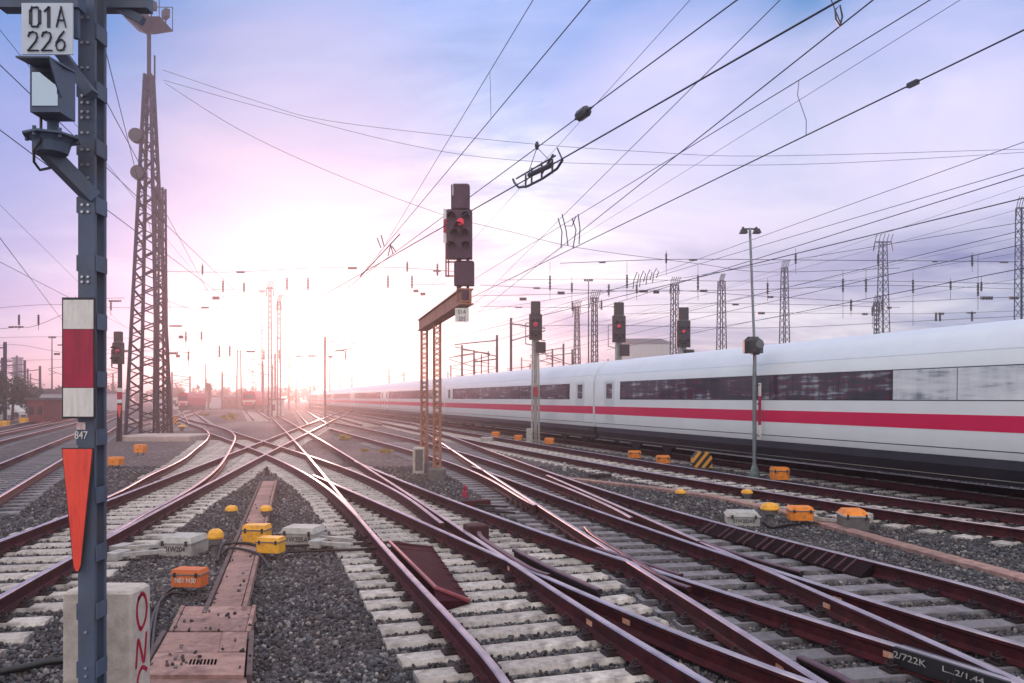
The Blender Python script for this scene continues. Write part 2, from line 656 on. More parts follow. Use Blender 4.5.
# ------------------------------------------------------------------ rails
class Rail:
    def __init__(self, pts, deg=3, raw=False, up=None, near=None):
        pts = sorted(pts, key=lambda p: p[1])
        self.y = np.array([p[1] for p in pts], float)
        self.x = np.array([p[0] for p in pts], float)
        self.raw = raw
        self.y0, self.y1 = self.y[0], self.y[-1]
        if not raw:
            deg = min(deg, len(pts) - 1)
            self.c = (self.y[-1] + self.y[0]) / 2
            self.s = (self.y[-1] - self.y[0]) / 2
            self.p = np.polyfit((self.y - self.c) / self.s, self.x, deg)
            self.res = np.abs(np.polyval(self.p, (self.y - self.c) / self.s) - self.x).max()
        self.up = self.y0 if up is None else up
        self.near = self.y1 if near is None else near

    def _in(self, y):
        if self.raw:
            ys, xs = self.y, self.x
            n = len(ys)
            k = int(np.clip(np.searchsorted(ys, y) - 1, 0, n - 2))
            d = np.gradient(xs, ys)
            h = ys[k + 1] - ys[k]
            t = (y - ys[k]) / h
            h00 = 2 * t**3 - 3 * t**2 + 1
            h10 = t**3 - 2 * t**2 + t
            h01 = -2 * t**3 + 3 * t**2
            h11 = t**3 - t**2
            return h00 * xs[k] + h10 * h * d[k] + h01 * xs[k + 1] + h11 * h * d[k + 1]
        return float(np.polyval(self.p, (y - self.c) / self.s))

    def px(self, y):
        if y < self.y0:
            e = min(6.0, (self.y1 - self.y0) * .1)
            return self._in(self.y0) + (self._in(self.y0 + e) - self._in(self.y0)) / e * (y - self.y0)
        if y > self.y1:
            e = min(25.0, (self.y1 - self.y0) * .15)
            return self._in(self.y1) + (self._in(self.y1) - self._in(self.y1 - e)) / e * (y - self.y1)
        return self._in(y)

    def X(self, D):
        y = HY + CH * F / D
        return (self.px(y) - 512) / F * D

    def drange(self):
        return CH * F / (self.near - HY), CH * F / (self.up - HY)

    def pts(self):
        d0, d1 = self.drange()
        out = []
        d = d0
        while d < d1:
            out.append(Vector((self.X(d), d, 0)))
            d += max(.22, d * .028)
        out.append(Vector((self.X(d1), d1, 0)))
        return out


PROF = [(-.036, -.012), (-.027, -.001), (.027, -.001), (.036, -.012), (.034, -.042), (.010, -.058), (.009, -.138), (.030, -.155), (.075, -.163),
        (.075, -.174), (-.075, -.174), (-.075, -.163), (-.030, -.155), (-.009, -.138), (-.010, -.058), (-.034, -.042)]
rail_count = [0]


def rail_obj(rail, parent, name='rail', dz=0.0, side=M_rust, head=M_head, prof=PROF, topfaces=(0, 1, 2)):
    rail_count[0] += 1
    dz = dz + .0005 * (rail_count[0] % 24)
    pts = rail.pts() if isinstance(rail, Rail) else [Vector(p) for p in rail]
    mb = MB()
    n = len(prof)
    base = Vector(parent.location) if parent is not None else Vector()
    for i, p in enumerate(pts):
        a = pts[max(0, i - 1)]
        b = pts[min(len(pts) - 1, i + 1)]
        t = (b - a)
        t.z = 0
        t.normalize()
        nx = Vector((t.y, -t.x, 0))
        for (u, z) in prof:
            mb.v.append(tuple(p + nx * u + Vector((0, 0, z + dz)) - base))
    for i in range(len(pts) - 1):
        for k in range(n):
            mb.f.append((i * n + k, i * n + (k + 1) % n, (i + 1) * n + (k + 1) % n, (i + 1) * n + k))
            mb.m.append(1 if k in topfaces else 0)
    mb.f.append(tuple(range(n)))
    mb.m.append(0)
    mb.f.append(tuple((len(pts) - 1) * n + k for k in reversed(range(n))))
    mb.m.append(0)
    return mb.build(name, [side, head], parent)


# rail traces, (column, row) of the rail head
L1s = Rail([(0, 541.7), (69, 514), (102.6, 499.8), (120, 495.2), (170, 476), (200, 468.5), (224.6, 457.6), (249.8, 445.6), (263.5, 440.2), (283, 432), (302, 426), (312.6, 422.5), (330, 416)], 2, up=410, near=760)
R1s = Rail([(0, 598), (71, 557), (102.6, 538.5), (132, 521), (199, 489), (234, 473), (266, 454.6), (282, 447), (293.7, 440), (308.7, 432), (322, 424.5), (338, 416.5)], 2, up=410, near=820)
L1d = Rail([(96, 502), (120, 491), (151.4, 474), (170, 465.5), (183, 458.5), (197, 447.5), (203.8, 442), (208.6, 436), (208.2, 432.5), (204, 428.5), (190, 423.4), (177.5, 418.6), (163, 414.2), (150, 411)], raw=True)
R1d = Rail([(104, 537.4), (126, 524.3), (146, 512.8), (165, 503), (189, 489.5), (210, 474.5), (219, 466), (226, 456), (231.5, 446), (234.5, 439.5), (235, 436), (232, 432), (219, 426.5), (193, 420.4), (179.8, 416.4), (165, 412.5), (150, 409.5)], raw=True)
U = Rail([(219, 426.5), (240, 434), (263, 440.2), (282, 447), (308, 456), (324.5, 460.8), (342, 466), (362.8, 474.3), (379, 482), (401, 494.5), (419, 504.3), (442.4, 523)], 4)
Wr = Rail([(209, 433), (229, 439), (246.5, 446.2), (265, 454.5), (293, 467), (300, 470), (312.8, 476.8), (324.5, 486), (339, 498), (348, 505.8), (360, 518)], 4)
b_ = Rail([(274.3, 419.6), (283.2, 429.4), (293.5, 440.2), (302, 447.5), (310.8, 458.6), (319.6, 469.4), (328.5, 481.2), (339, 494), (351, 507.5), (365, 524), (384, 547), (404.7, 568), (437, 602), (468.8, 637), (507, 683)], 4, up=414, near=860)
d_ = Rail([(283, 418.6), (299, 426.5), (308.7, 432.9), (324.5, 442), (348, 456.2), (363.8, 465), (376.5, 472.4), (389.4, 481.8), (401, 489.6), (415, 498.5), (428.7, 507.3), (443.4, 516.5), (458, 526.5), (473, 537), (490, 547.4), (507, 558.5), (549, 585), (584.7, 609), (626.6, 634), (679, 665.6), (710, 683)], 4, up=412, near=860)
c_ = Rail([(312.8, 474.8), (328, 481), (353, 491.5), (368.7, 498), (383.4, 504.8), (420, 520.5), (438.8, 529), (458.7, 538), (472.7, 544.5), (490, 552), (509, 560), (543, 573), (576, 589), (605.6, 603), (637, 617.5), (679, 633.5), (712.4, 644), (743.8, 655), (777, 668), (811, 683)], 3)
e_ = Rail([(356, 461), (363.8, 464.6), (376.5, 470.5), (402, 480.8), (415, 486.7), (432.6, 493), (450.5, 499.4), (470.4, 506.4), (490, 513), (513.8, 521.5), (537, 530), (580.5, 546), (626, 560), (645, 566), (673.8, 574.7), (709, 586), (760.5, 605), (806.6, 619.5), (866, 634), (907.8, 647), (949.6, 660), (991, 674), (1010, 681)], 3, near=760)
k_ = Rail([(330, 428), (367, 438.5), (400, 447.5), (425, 454), (440.5, 459), (465, 468.2), (484, 476), (500, 485), (516.7, 494), (535.5, 505)], 4)
f_ = Rail([(414, 427), (440.5, 441), (459, 452.3), (477, 464), (495.6, 475.7), (512, 487.4), (527, 499), (553, 515), (575, 530), (595.7, 543), (626, 559.5), (654.7, 576), (682, 593.5), (715, 614), (741.7, 632), (777, 653), (806.6, 672), (824, 683)], 3, near=860)
h_ = Rail([(471, 466), (484, 470.6), (495.6, 474.5), (512, 480.4), (527, 485.7), (554.7, 495), (587.5, 506.6), (604, 513.5), (640, 525), (668, 534), (695.7, 543.5), (723, 554.5), (740, 561), (780, 574), (824, 584), (866, 596.5), (907.8, 610.5), (949.6, 623.5), (991.5, 636), (1024, 645)], 3, near=720)
i_ = Rail([(333, 422), (369, 429.2), (398.5, 435), (418, 440), (440.5, 446.6), (453.4, 450.6), (471, 455.8), (495.6, 462.6), (524.6, 471.2), (554.7, 482), (582, 494), (609, 506.6), (632.6, 517.5)], 4)
q_ = Rail([(548, 475), (576.6, 487.4), (604, 499.7), (640, 516), (693.5, 539), (743.8, 559), (785.7, 577.5), (824, 594), (866, 612), (907.8, 630.5), (949.6, 652), (997.8, 670.5), (1023, 681)], 3, near=780)
p_ = Rail([(400, 421.5), (420, 425), (441.7, 430.5), (471, 441), (495.6, 451.6), (513, 459.2), (534, 467.6), (552, 474.5), (582, 484.7), (612, 493), (640, 500.5), (660, 506), (712, 520), (752, 531), (806.6, 544.5), (824, 549), (878.5, 562.5), (924.5, 575.3), (970.6, 587), (1024, 600.7)], 4, near=690)
t8n = Rail([(340, 414.5), (420, 428.5), (522, 449), (574, 459), (626.6, 469), (660, 475.4), (723, 486), (785.7, 495), (824, 500), (887, 508.5), (1024, 530)], 3, near=590)
t8f = Rail([(330, 410), (420, 424.5), (532, 442.6), (605.6, 455), (680, 466.5), (723, 473.5), (785.7, 482.5), (824, 488), (860, 493), (945.5, 503.5), (1024, 515)], 3, near=570)

# ------------------------------------------------------------------ sleepers
SLEEP_RECTS = []      # (centre, half length, angle) for keeping stones off
sleeper_cache = {}


def sleeper_mesh(L, wood):
    L = round(L, 1)
    key = (L, wood)
    if key not in sleeper_cache:
        mb = MB()
        w0, w1, h = (.27, .21, .20) if not wood else (.26, .25, .20)
        hl = L / 2
        prof = [(-w0 / 2, -h), (w0 / 2, -h), (w0 / 2, -.035), (w1 / 2, 0), (-w1 / 2, 0), (-w0 / 2, -.035)]
        vs = [(-hl, p[0], p[1]) for p in prof] + [(hl, p[0], p[1]) for p in prof]
        n = 6
        fs = [tuple(reversed(range(n))), tuple(range(n, 2 * n))] + [(k, (k + 1) % n, (k + 1) % n + n, k + n) for k in range(n)]
        mb.add(vs, fs)
        sleeper_cache[key] = mb.mesh('sleeper', M_wood if wood else M_conc)
    return sleeper_cache[key]


fb = MB()
fb.box((0, 0, .008), (.36, .15, .018))
for sx in (-1, 1):
    fb.box((sx * .115, 0, .03), (.05, .12, .04), top=.75)
    fb.tube([(sx * .085, -.055, .045), (sx * .115, -.06, .066), (sx * .15, -.03, .05), (sx * .15, .03, .05), (sx * .115, .06, .066), (sx * .085, .055, .045)], .0095, 6)
    fb.lathe([(.02, 0), (.02, .03), (.013, .034), (.013, .06)], (sx * .118, 0, .04), 7)
FAST_MESH = fb.mesh('rail_fastening', M_clip)


def cross(rail, A, nrm):
    """distance along nrm from A to the rail"""
    t = 0.0
    for _ in range(8):
        p = A + nrm * t
        x = rail.X(p.y)
        t += (x - p.x) * nrm.x
    return t


def sleepers(parent, axis, d0, d1, step, spans, wood=False, fast_d=17.0, limit=100, stagger=0.0):
    """axis: the leading rail; spans(D): list of (left rail, left over, right rail, right over, [rails crossed])"""
    base = Vector(parent.location)
    made = 0
    rest = MB()
    D = d0
    while D < d1:
        A = Vector((axis.X(D), D, 0))
        B = Vector((axis.X(D + .3), D + .3, 0))
        t = (B - A).normalized()
        nrm = Vector((t.y, -t.x, 0))
        for (ra, oa, rb, ob, inner) in spans(D):
            u0 = cross(ra, A, nrm) - oa
            u1 = cross(rb, A, nrm) + ob
            if u1 - u0 < .5:
                continue
            jit = random.uniform(-.03, .03)
            c = A + nrm * ((u0 + u1) / 2 + jit)
            c += t * random.uniform(-.02, .02)
            z = -.181 + random.uniform(-.004, .002)
            L = u1 - u0
            ang = math.atan2(nrm.y, nrm.x) + random.uniform(-.008, .008)
            SLEEP_RECTS.append((c.x, c.y, L / 2, ang))
            if made < limit:
                o = bpy.data.objects.new('sleeper', sleeper_mesh(L, wood))
                C.objects.link(o)
                o.parent = parent
                o.location = Vector((c.x, c.y, z)) - base
                o.rotation_euler = (0, 0, ang)
                made += 1
                if D < fast_d:
                    for r in inner:
                        dd = r.drange()
                        u = cross(r, A, nrm)
                        if not (u0 - .05 < u < u1 + .05) or not (dd[0] < (A + nrm * u).y < dd[1]):
                            continue
                        fo = bpy.data.objects.new('rail_fastening', FAST_MESH)
                        C.objects.link(fo)
                        fo.parent = o
                        fo.location = (u - (u0 + u1) / 2 - jit, 0, 0)
            else:
                rest.box(Vector((c.x, c.y, z - .1)) - base, (L, .24, .2), rz=ang)
        D += step * t.y
    if rest.f:
        o = rest.build('distant_sleepers', M_wood if wood else M_conc, parent)
        o['kind'] = 'stuff'


def shifted(rail, off):
    r = Rail([(100, 500), (200, 600)], 1)
    r.X = lambda D, rail=rail, off=off: rail.X(D) + off
    return r


# --- central turnout (left of frame centre, runs out at the bottom)
T = thing('railway_turnout', 'rusty turnout on pale concrete sleepers running to the bottom edge right of the duct', 'railway turnout', (-1, 10, GZ), group='tracks of the station throat')
for r in (b_, d_, c_, e_, U, Wr):
    rail_obj(r, T)


def spans_M(D):
    if D > 17.5:
        return [(Wr, .5, e_ if D < 25 else U, .5, [Wr, b_, c_, U, d_, e_])]
    if D > 12.8:
        return [(Wr, .5, e_, .45, [Wr, c_, d_, e_])]
    gap = d_.X(D) - c_.X(D)
    if D > 10.3:
        lim = (f_.X(D) - e_.X(D)) * .5
        return [(b_, .55, e_, min(.45, lim), [b_, c_, d_, e_])]
    gap = c_.X(D) - d_.X(D)
    rr = e_ if e_.X(D) < f_.X(D) - .2 else f_
    if gap < .42:
        return [(b_, .55, d_, .42, [b_, d_]), ] if D < 8.6 else [(b_, .55, rr, -.22 if rr is f_ else .3, [b_, d_, c_])]
    return [(b_, .55, d_, .30, [b_, d_])]


sleepers(T, b_, 4.2, 36, .47, spans_M)
# the short end sleepers of the diverging track


def spans_M2(D):
    gap = f_.X(D) - c_.X(D)
    if gap < .4:
        return []
    return [(c_, .10 if c_.X(D) - d_.X(D) < .5 else .3, f_, -.30, [c_])]


sleepers(T, c_, 5.6, 8.6, .47, spans_M2, limit=20)

# --- right turnout
T2 = thing('railway_turnout', 'rusty turnout on dark sleepers filling the right foreground beside the gravel strip', 'railway turnout', (3, 10, GZ), group='tracks of the station throat')
for r in (k_, f_, h_, i_, q_, p_):
    rail_obj(r, T2)


def spans_B(D):
    if D > 14.9:
        return [(k_, .55, p_, .5, [k_, f_, h_, i_, p_])]
    if D > 10.8:
        lim = .5 if f_.X(D) - e_.X(D) > .9 else max(.12, (f_.X(D) - e_.X(D)) * .45)
        return [(f_, lim, p_, .55, [f_, h_, q_, p_])]
    if D > 7.6:
        return [(f_, .22, p_, .55, [f_, h_, q_, p_, e_])]
    return [(f_, .25, q_, .30, [f_, q_, e_]), (h_, .18, p_, .55, [h_, p_])]


sleepers(T2, f_, 5.2, 40, .52, spans_B, wood=True)

# --- left turnout
T3 = thing('railway_turnout', 'pale turnout on the left curving away behind the black mast with the triangular board', 'railway turnout', (-5, 14, GZ), group='tracks of the station throat')
for r in (L1s, R1s, L1d, R1d):
    rail_obj(r, T3)


def spans_L(D):
    if D > 22 and D < 42:
        return [(L1d, .55, R1s, .5, [])]
    return [(L1s, .55, R1s, .55, [L1s, R1s])]


sleepers(T3, R1s, 6.2, 60, .55, spans_L)

# --- two tracks in front of the train
T8 = thing('railway_track', 'curved rusty track between the gravel strip and the track of the white train', 'railway track', (5, 20, GZ), group='tracks of the station throat')
rail_obj(t8n, T8)
rail_obj(t8f, T8)
sleepers(T8, t8n, 9, 75, .62, lambda D: [(t8n, .5, t8f, .5, [t8n, t8f])], fast_d=19)

TR_RZ = math.atan2(267, 800)
v_tr = Vector((-math.sin(TR_RZ), math.cos(TR_RZ), 0))
n_tr = Vector((math.cos(TR_RZ), math.sin(TR_RZ), 0))
TR_OFF = 15.3                       # centre line of the train's track, from the camera


def straight(off, s0, s1, step=2.0, rz=TR_RZ, org=Vector((0, 0, 0))):
    v = Vector((-math.sin(rz), math.cos(rz), 0))
    n = Vector((math.cos(rz), math.sin(rz), 0))
    return [org + n * off + v * s for s in np.arange(s0, s1 + .01, step)]


def plain_track(label, org, rz, s0, s1, wood=False, sl=True, head=M_head, limit=100):
    t = thing('railway_track', label, 'railway track', Vector((org.x, org.y, GZ)), group='tracks of the station throat')
    for off in (-.7535, .7535):
        rail_obj(straight(off, s0, s1, 3.0, rz, Vector((org.x, org.y, 0))), t, head=head)
    v = Vector((-math.sin(rz), math.cos(rz), 0))
    rest = MB()
    base = Vector(t.location)
    cnt = 0
    if sl:
        for s in np.arange(s0, s1, .63):
            c = Vector((org.x, org.y, 0)) + v * s
            SLEEP_RECTS.append((c.x, c.y, 1.3, rz))
            z = -.182
            if cnt < limit and c.y > 3:
                o = bpy.data.objects.new('sleeper', sleeper_mesh(2.6, wood))
                C.objects.link(o)
                o.parent = t
                o.location = Vector((c.x, c.y, z)) - base
                o.rotation_euler = (0, 0, rz + random.uniform(-.01, .01))
                cnt += 1
            elif c.y < 140:
                rest.box(Vector((c.x, c.y, z - .1)) - base, (2.6, .24, .2), rz=rz)
        if rest.f:
            rest.build('distant_sleepers', M_wood if wood else M_conc, t)['kind'] = 'stuff'
    return t


plain_track('straight track under the white express train', n_tr * TR_OFF, TR_RZ, -2, 230)
plain_track('track on the far side of the white train hidden behind it', n_tr * 19.6, TR_RZ, 0, 200, sl=False)
# far left tracks
pA, pB = P(0, 476.5), P(66, 445.0)
rzA = -math.atan2((pB - pA).x, (pB - pA).y)
plain_track('dark track at the left edge passing behind the black mast', pA, rzA, -6, 70, wood=True)
for k, (x0, y0, x1, y1, lab) in enumerate([
        (0, 437, 75, 420.5, 'dull siding next but one to the left edge track, below the small brick hut'),
        (0, 429, 80, 414.0, 'thin far siding on the left running past the parked cars'),
        (0, 421, 75, 411.0, 'farthest siding on the left close to the dark trees')]):
    a, bb = P(x0, y0), P(x1, y1)
    plain_track(lab, a, -math.atan2((bb - a).x, (bb - a).y), -25, (bb - a).length + 60, wood=True, sl=(k == 0))
# far tracks that run on into the glare and to the two red vehicles
for (x0, y0, x1, y1, lab, s1) in [
        (150, 425, 205, 408.5, 'far track left of the red locomotive crossing behind the lattice mast', 120),
        (200, 424, 183, 407, 'far track leading to the small red locomotive', 90),
        (262, 419, 249, 409, 'far track on which the red railcar stands', 120),
        (318, 424, 300, 410, 'far track running into the glare right of the red railcar', 130),
        (372, 424, 315, 410, 'far track in the glare that passes nearest to the white train', 130)]:
    a, bb = P(x0, y0), P(x1, y1)
    plain_track(lab, a, -math.atan2((bb - a).x, (bb - a).y), 0, s1, limit=0)


# details on the turnouts ---------------------------------------------------
def local(parent, pts):
    b = Vector(parent.location)
    return [Vector(p) - b for p in pts]


# maroon guard ramp inside the left rail of the central turnout
gr = MB()
A0, A1, A2, A3, A4 = P(391, 541, -.04), P(432, 546, -.15), P(470, 601, -.15), P(436, 601, -.05), P(434, 588, -.02)
top = [A0, A1, A2, A3, A4]
gr.add(local(T, top + [Vector((p.x, p.y, -.175)) for p in top]),
       [(0, 4, 3, 2, 1), (0, 1, 6, 5), (1, 2, 7, 6), (2, 3, 8, 7), (3, 4, 9, 8), (4, 0, 5, 9)])
for k in range(9):
    f = (k + .5) / 9
    a = A0.lerp(A3, f)
    bb = A1.lerp(A2, f)
    gr.bar(local(T, [a + Vector((0, 0, .006))])[0], local(T, [bb + Vector((0, 0, .006))])[0], .03, .014)
gr.build('guard_ramp', mat('ramp_maroon', (.040, .005, .012), .85, 0, .45, 10, .4, 40, spec=.15), T)
gt = MB()
gt.tube(local(T, [P(389, 541, -.01), P(411, 563, .0), P(436, 588, -.005), P(470, 601, -.12)]), .024, 8)
gt.build('guard_bar', mat('ramp_bar', (.24, .055, .07), .4, .3, .2, 10), T)
# square maroon lock box and rods between the rails
lb = MB()
lb.cbox(Vector(local(T, [P(476, 532, -.05)])[0]), (.34, .30, .24), .3, .02)
lb.build('lock_box', mat('lock_maroon', (.045, .010, .016), .8, .1, .3, 10), T)
rods = MB()
for (a, bb) in [((452, 503), (507, 507)), ((455, 508), (515, 513))]:
    rods.tube(local(T, [P(*a, -.12), P(*bb, -.12)]), .022, 6)
for y, x0, x1 in [(546, 286, 400), (552, 288, 396), (541, 300, 372)]:
    rods.tube(local(T, [P(x0, y, -.14), P(x1, y - 4, -.14)]), .02, 6)
rods.build('point_rod', M_rustdark, T)
gp = MB()
gp.box(local(T, [P(476, 503, -.1)])[0], (.55, .22, .12), .3)
gp.build('cover_plate', M_rust, T)

# check rails of both frogs
for par, rail, ya, yb, off in [(T, d_, 532, 575, .085), (T2, f_, 527, 588, .09)]:
    pp = []
    for y in np.linspace(yb, ya, 14):
        D = CH * F / (y - HY)
        fl = .10 * (abs((y - (ya + yb) / 2) / ((yb - ya) / 2)) ** 6)
        pp.append(Vector((rail.X(D) + off + fl, D, .006)))
    rail_obj(pp, par, 'check_rail', head=M_headdull)
cr = [Vector((shifted(e_, .10).X(CH * F / (y - HY)), CH * F / (y - HY), .004)) for y in np.linspace(575, 548, 10)]
rail_obj(cr, T, 'check_rail', head=M_headdull)
# short worn rails seen between the diverging rails
for par, pts in [(T, [(515, 549), (543, 565), (572, 577), (599, 590)]), (T2, [(700, 541), (745, 556), (802, 572)]), (T2, [(800, 657), (830, 671), (858, 686)])]:
    wp = Rail(pts, 2)
    rail_obj(wp, par, 'wing_rail', head=M_headdull, side=M_rustdark)

# braced guard plate beside the outer rail of the right turnout
bp_ = MB()
bx = MB()
ys_ = np.linspace(562, 520, 20)
prev = None
for y in ys_:
    D = CH * F / (y - HY)
    D2 = D + .02
    t = Vector((p_.X(D + .3) - p_.X(D), .3, 0)).normalized()
    nn = Vector((-t.y, t.x, 0))
    c0 = Vector((p_.X(D), D, 0))
    q0, q1 = c0 + nn * .05 + Vector((0, 0, -.03)), c0 + nn * .24 + Vector((0, 0, -.160))
    if prev:
        bp_.add(local(T2, [prev[0], q0, q1, prev[1], *[Vector((p.x, p.y, -.172)) for p in (prev[0], q0, q1, prev[1])]]),
                [(0, 1, 2, 3), (4, 7, 6, 5), (0, 4, 5, 1), (1, 5, 6, 2), (2, 6, 7, 3), (3, 7, 4, 0)])
    prev = (q0, q1)
bp_.build('guard_plate', mat('plate_dark_maroon', (.016, .008, .011), .9, 0, .4, 8, .3, 40, spec=.1), T2)  # very dark maroon plate colour with low gloss
for k, y in enumerate(np.linspace(558, 523, 8)):
    for dd in (0, .14):
        bx = MB()
        D = CH * F / (y - HY) + dd
        t = Vector((p_.X(D + .3) - p_.X(D), .3, 0)).normalized()
        nn = Vector((-t.y, t.x, 0))
        c0 = Vector((p_.X(D), D, 0))
        bx.bar(local(T2, [c0 + nn * .05 + Vector((0, 0, -.018))])[0], local(T2, [c0 + nn * .27 + Vector((0, 0, -.150))])[0], .013, .03)
        bx.build('brace', mat('brace_steel', (.11, .05, .06), .5, .4, .3, 10), T2)

# insulated joint bar with chalked number, right foreground
jb = MB()
pj = [Vector((e_.X(CH * F / (y - HY)), CH * F / (y - HY), 0)) for y in (681, 672, 662, 652, 645.5)]
for a, bb in zip(pj[:-1], pj[1:]):
    m = (a + bb) / 2
    jb.box(local(T, [m + Vector((.0, 0, -.075))])[0], (.125, (bb - a).length + .004, .15), rz=-math.atan2((bb - a).x, (bb - a).y))
jb.build('joint_bar', M_black, T)
m = (pj[-1] + pj[-2]) / 2
tv = (pj[-2] - pj[-1]).normalized()
ang = math.atan2(tv.y, tv.x)
nv = Vector((tv.y, -tv.x, 0))
text('2/722K', .075, local(T, [m + tv * .05 + nv * .068 + Vector((0, 0, -.06))])[0], T, (R(90), 0, ang), sx=1.3, m=M_chalk)
m = (pj[1] + pj[2]) / 2
text('L...2/1.44', .06, local(T, [m + nv * .068 + Vector((0, 0, -.05))])[0], T, (R(90), 0, ang), sx=1.5, m=M_chalk)
# worn paint marks on rail webs
M_mark = mat('mark_paint', (.62, .50, .40), .7, 0, .0, 30, color2=(.62, .14, .04))


def mark(par, rail, y, L=.12, w=.05):
    D = CH * F / (y - HY)
    c = Vector((rail.X(D), D, 0))
    t = Vector((rail.X(D + .3) - rail.X(D), .3, 0)).normalized()
    nn = Vector((-t.y, t.x, 0))
    mb = MB()
    mb.box(local(par, [c + nn * .0125 + Vector((0, 0, -.098))])[0], (.006, L, w), rz=-math.atan2(t.x, t.y))
    mb.build('paint_mark', M_mark, par)


for par, r, y in [(T, c_, 611), (T, d_, 612), (T2, f_, 656), (T2, q_, 596), (T2, h_, 590), (T, e_, 643), (T, d_, 560)]:
    mark(par, r, y)

# ------------------------------------------------------------------ cable ducts
DU = thing('cable_duct', 'pinkish brown cable duct of short covers between the two left turnouts', 'cable duct', P(235, 540, -.2), group='cable ducts')
bD = Vector(DU.location)
a, z = P(224, 615, -.15), P(268.5, 482, -.15)
dv = (z - a)
rz = -math.atan2(dv.x, dv.y)
n = 26
for k in range(n):
    c = a.lerp(z, (k + .5) / n)
    mb = MB()
    L = dv.length / n - .008
    mb.cbox((0, 0, 0), (.30, L, .06), 0, .006)
    o = mb.build('duct_cover', M_duct, DU, loc=Vector((c.x, c.y, -.155 + random.uniform(-.004, .004))) - bD)
    o.rotation_euler = (random.uniform(-.006, .006), random.uniform(-.008, .008), rz + random.uniform(-.008, .008))
for sgn in (-1, 1):
    mb = MB()
    nn = Vector((dv.y, -dv.x, 0)).normalized() * sgn * .185
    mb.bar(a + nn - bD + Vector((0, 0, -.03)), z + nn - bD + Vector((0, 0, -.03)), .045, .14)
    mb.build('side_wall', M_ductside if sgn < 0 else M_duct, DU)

# hatch in front of it
HT = thing('duct_chamber', 'wide pinkish cable chamber with flat lids and a slotted grate, bottom left', 'cable chamber', P(200, 645, -.2))
bH = Vector(HT.location)


def quadlid(c4, z0, z1, name, m, par):
    mb = MB()
    mb.prism([(p.x - bH.x, p.y - bH.y) for p in c4], z0 - bH.z, z1 - bH.z)
    return mb.build(name, m, par)


def lerp4(c4, f0, f1, u0=0.0, u1=1.0):
    bl, br, tr, tl = c4
    l0, r0 = bl.lerp(tl, f0), br.lerp(tr, f0)
    l1, r1 = bl.lerp(tl, f1), br.lerp(tr, f1)
    return [l0.lerp(r0, u0), l0.lerp(r0, u1), l1.lerp(r1, u1), l1.lerp(r1, u0)]


up4 = [P(169, 634, -.14), P(250, 634, -.14), P(256, 608, -.14), P(181, 608, -.14)]
quadlid(lerp4(up4, .02, .48, .06, .94), -.2, -.115, 'lid', M_duct, HT)
quadlid(lerp4(up4, .50, .98, .06, .94), -.2, -.118, 'lid', M_duct, HT)
quadlid(lerp4(up4, 0, 1, 0, .05), -.25, -.11, 'side_wall', M_duct, HT)
quadlid(lerp4(up4, 0, 1, .95, 1), -.25, -.11, 'side_wall', M_duct, HT)
lo4 = [P(135, 678, -.12), P(252, 678, -.12), P(254, 633, -.12), P(162, 633, -.12)]
quadlid(lerp4(lo4, .01, .47, .07, .93), -.2, -.10, 'lid', M_duct, HT)
quadlid(lerp4(lo4, .49, .97, .07, .66), -.2, -.104, 'lid', M_duct, HT)
quadlid(lerp4(lo4, .49, .97, .665, .93), -.2, -.098, 'lid', M_duct, HT)
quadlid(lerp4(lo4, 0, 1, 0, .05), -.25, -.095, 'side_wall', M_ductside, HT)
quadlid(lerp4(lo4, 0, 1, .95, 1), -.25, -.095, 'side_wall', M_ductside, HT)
lo5 = [P(120, 730, -.14), P(256, 730, -.14), P(246, 679, -.14), P(142, 679, -.14)]
quadlid(lerp4(lo5, 0, 1, .0, 1), -.25, -.13, 'lid', M_duct, HT)
gm = MB()
gc = lerp4(lo4, .21, .32, .42, .68)
for k in range(8):
    c4 = lerp4(gc, 0, 1, k / 8 + .012, (k + .72) / 8)
    gm.prism([(p.x - bH.x, p.y - bH.y) for p in c4], -.12 - bH.z, -.0985 - bH.z)
gm.build('grate', mat('grate_slot', (.006, .006, .006), 1.0, spec=0.0), HT)

DU2 = thing('cable_duct', 'narrow pinkish cable duct along the gravel strip in front of the train', 'cable duct', P(850, 530, -.2), group='cable ducts')
b2 = Vector(DU2.location)
pl = [P(x, y, -.17) for x, y in [(560, 477), (660, 488), (720, 497), (790, 512), (842, 528), (900, 544), (960, 560), (1024, 577), (1090, 596)]]
tot = MB()
seg = 0
for a, bb in zip(pl[:-1], pl[1:]):
    nseg = max(1, int((bb - a).length / .9))
    for k in range(nseg):
        p0, p1 = a.lerp(bb, k / nseg), a.lerp(bb, (k + .985) / nseg)
        mb = MB()
        c = (p0 + p1) / 2
        d = p1 - p0
        mb.cbox((0, 0, 0), (.26, d.length, .07), 0, .006)
        o = mb.build('duct_cover', M_duct, DU2, loc=Vector((c.x, c.y, -.195)) - b2)
        o.rotation_euler = (0, 0, -math.atan2(d.x, d.y))

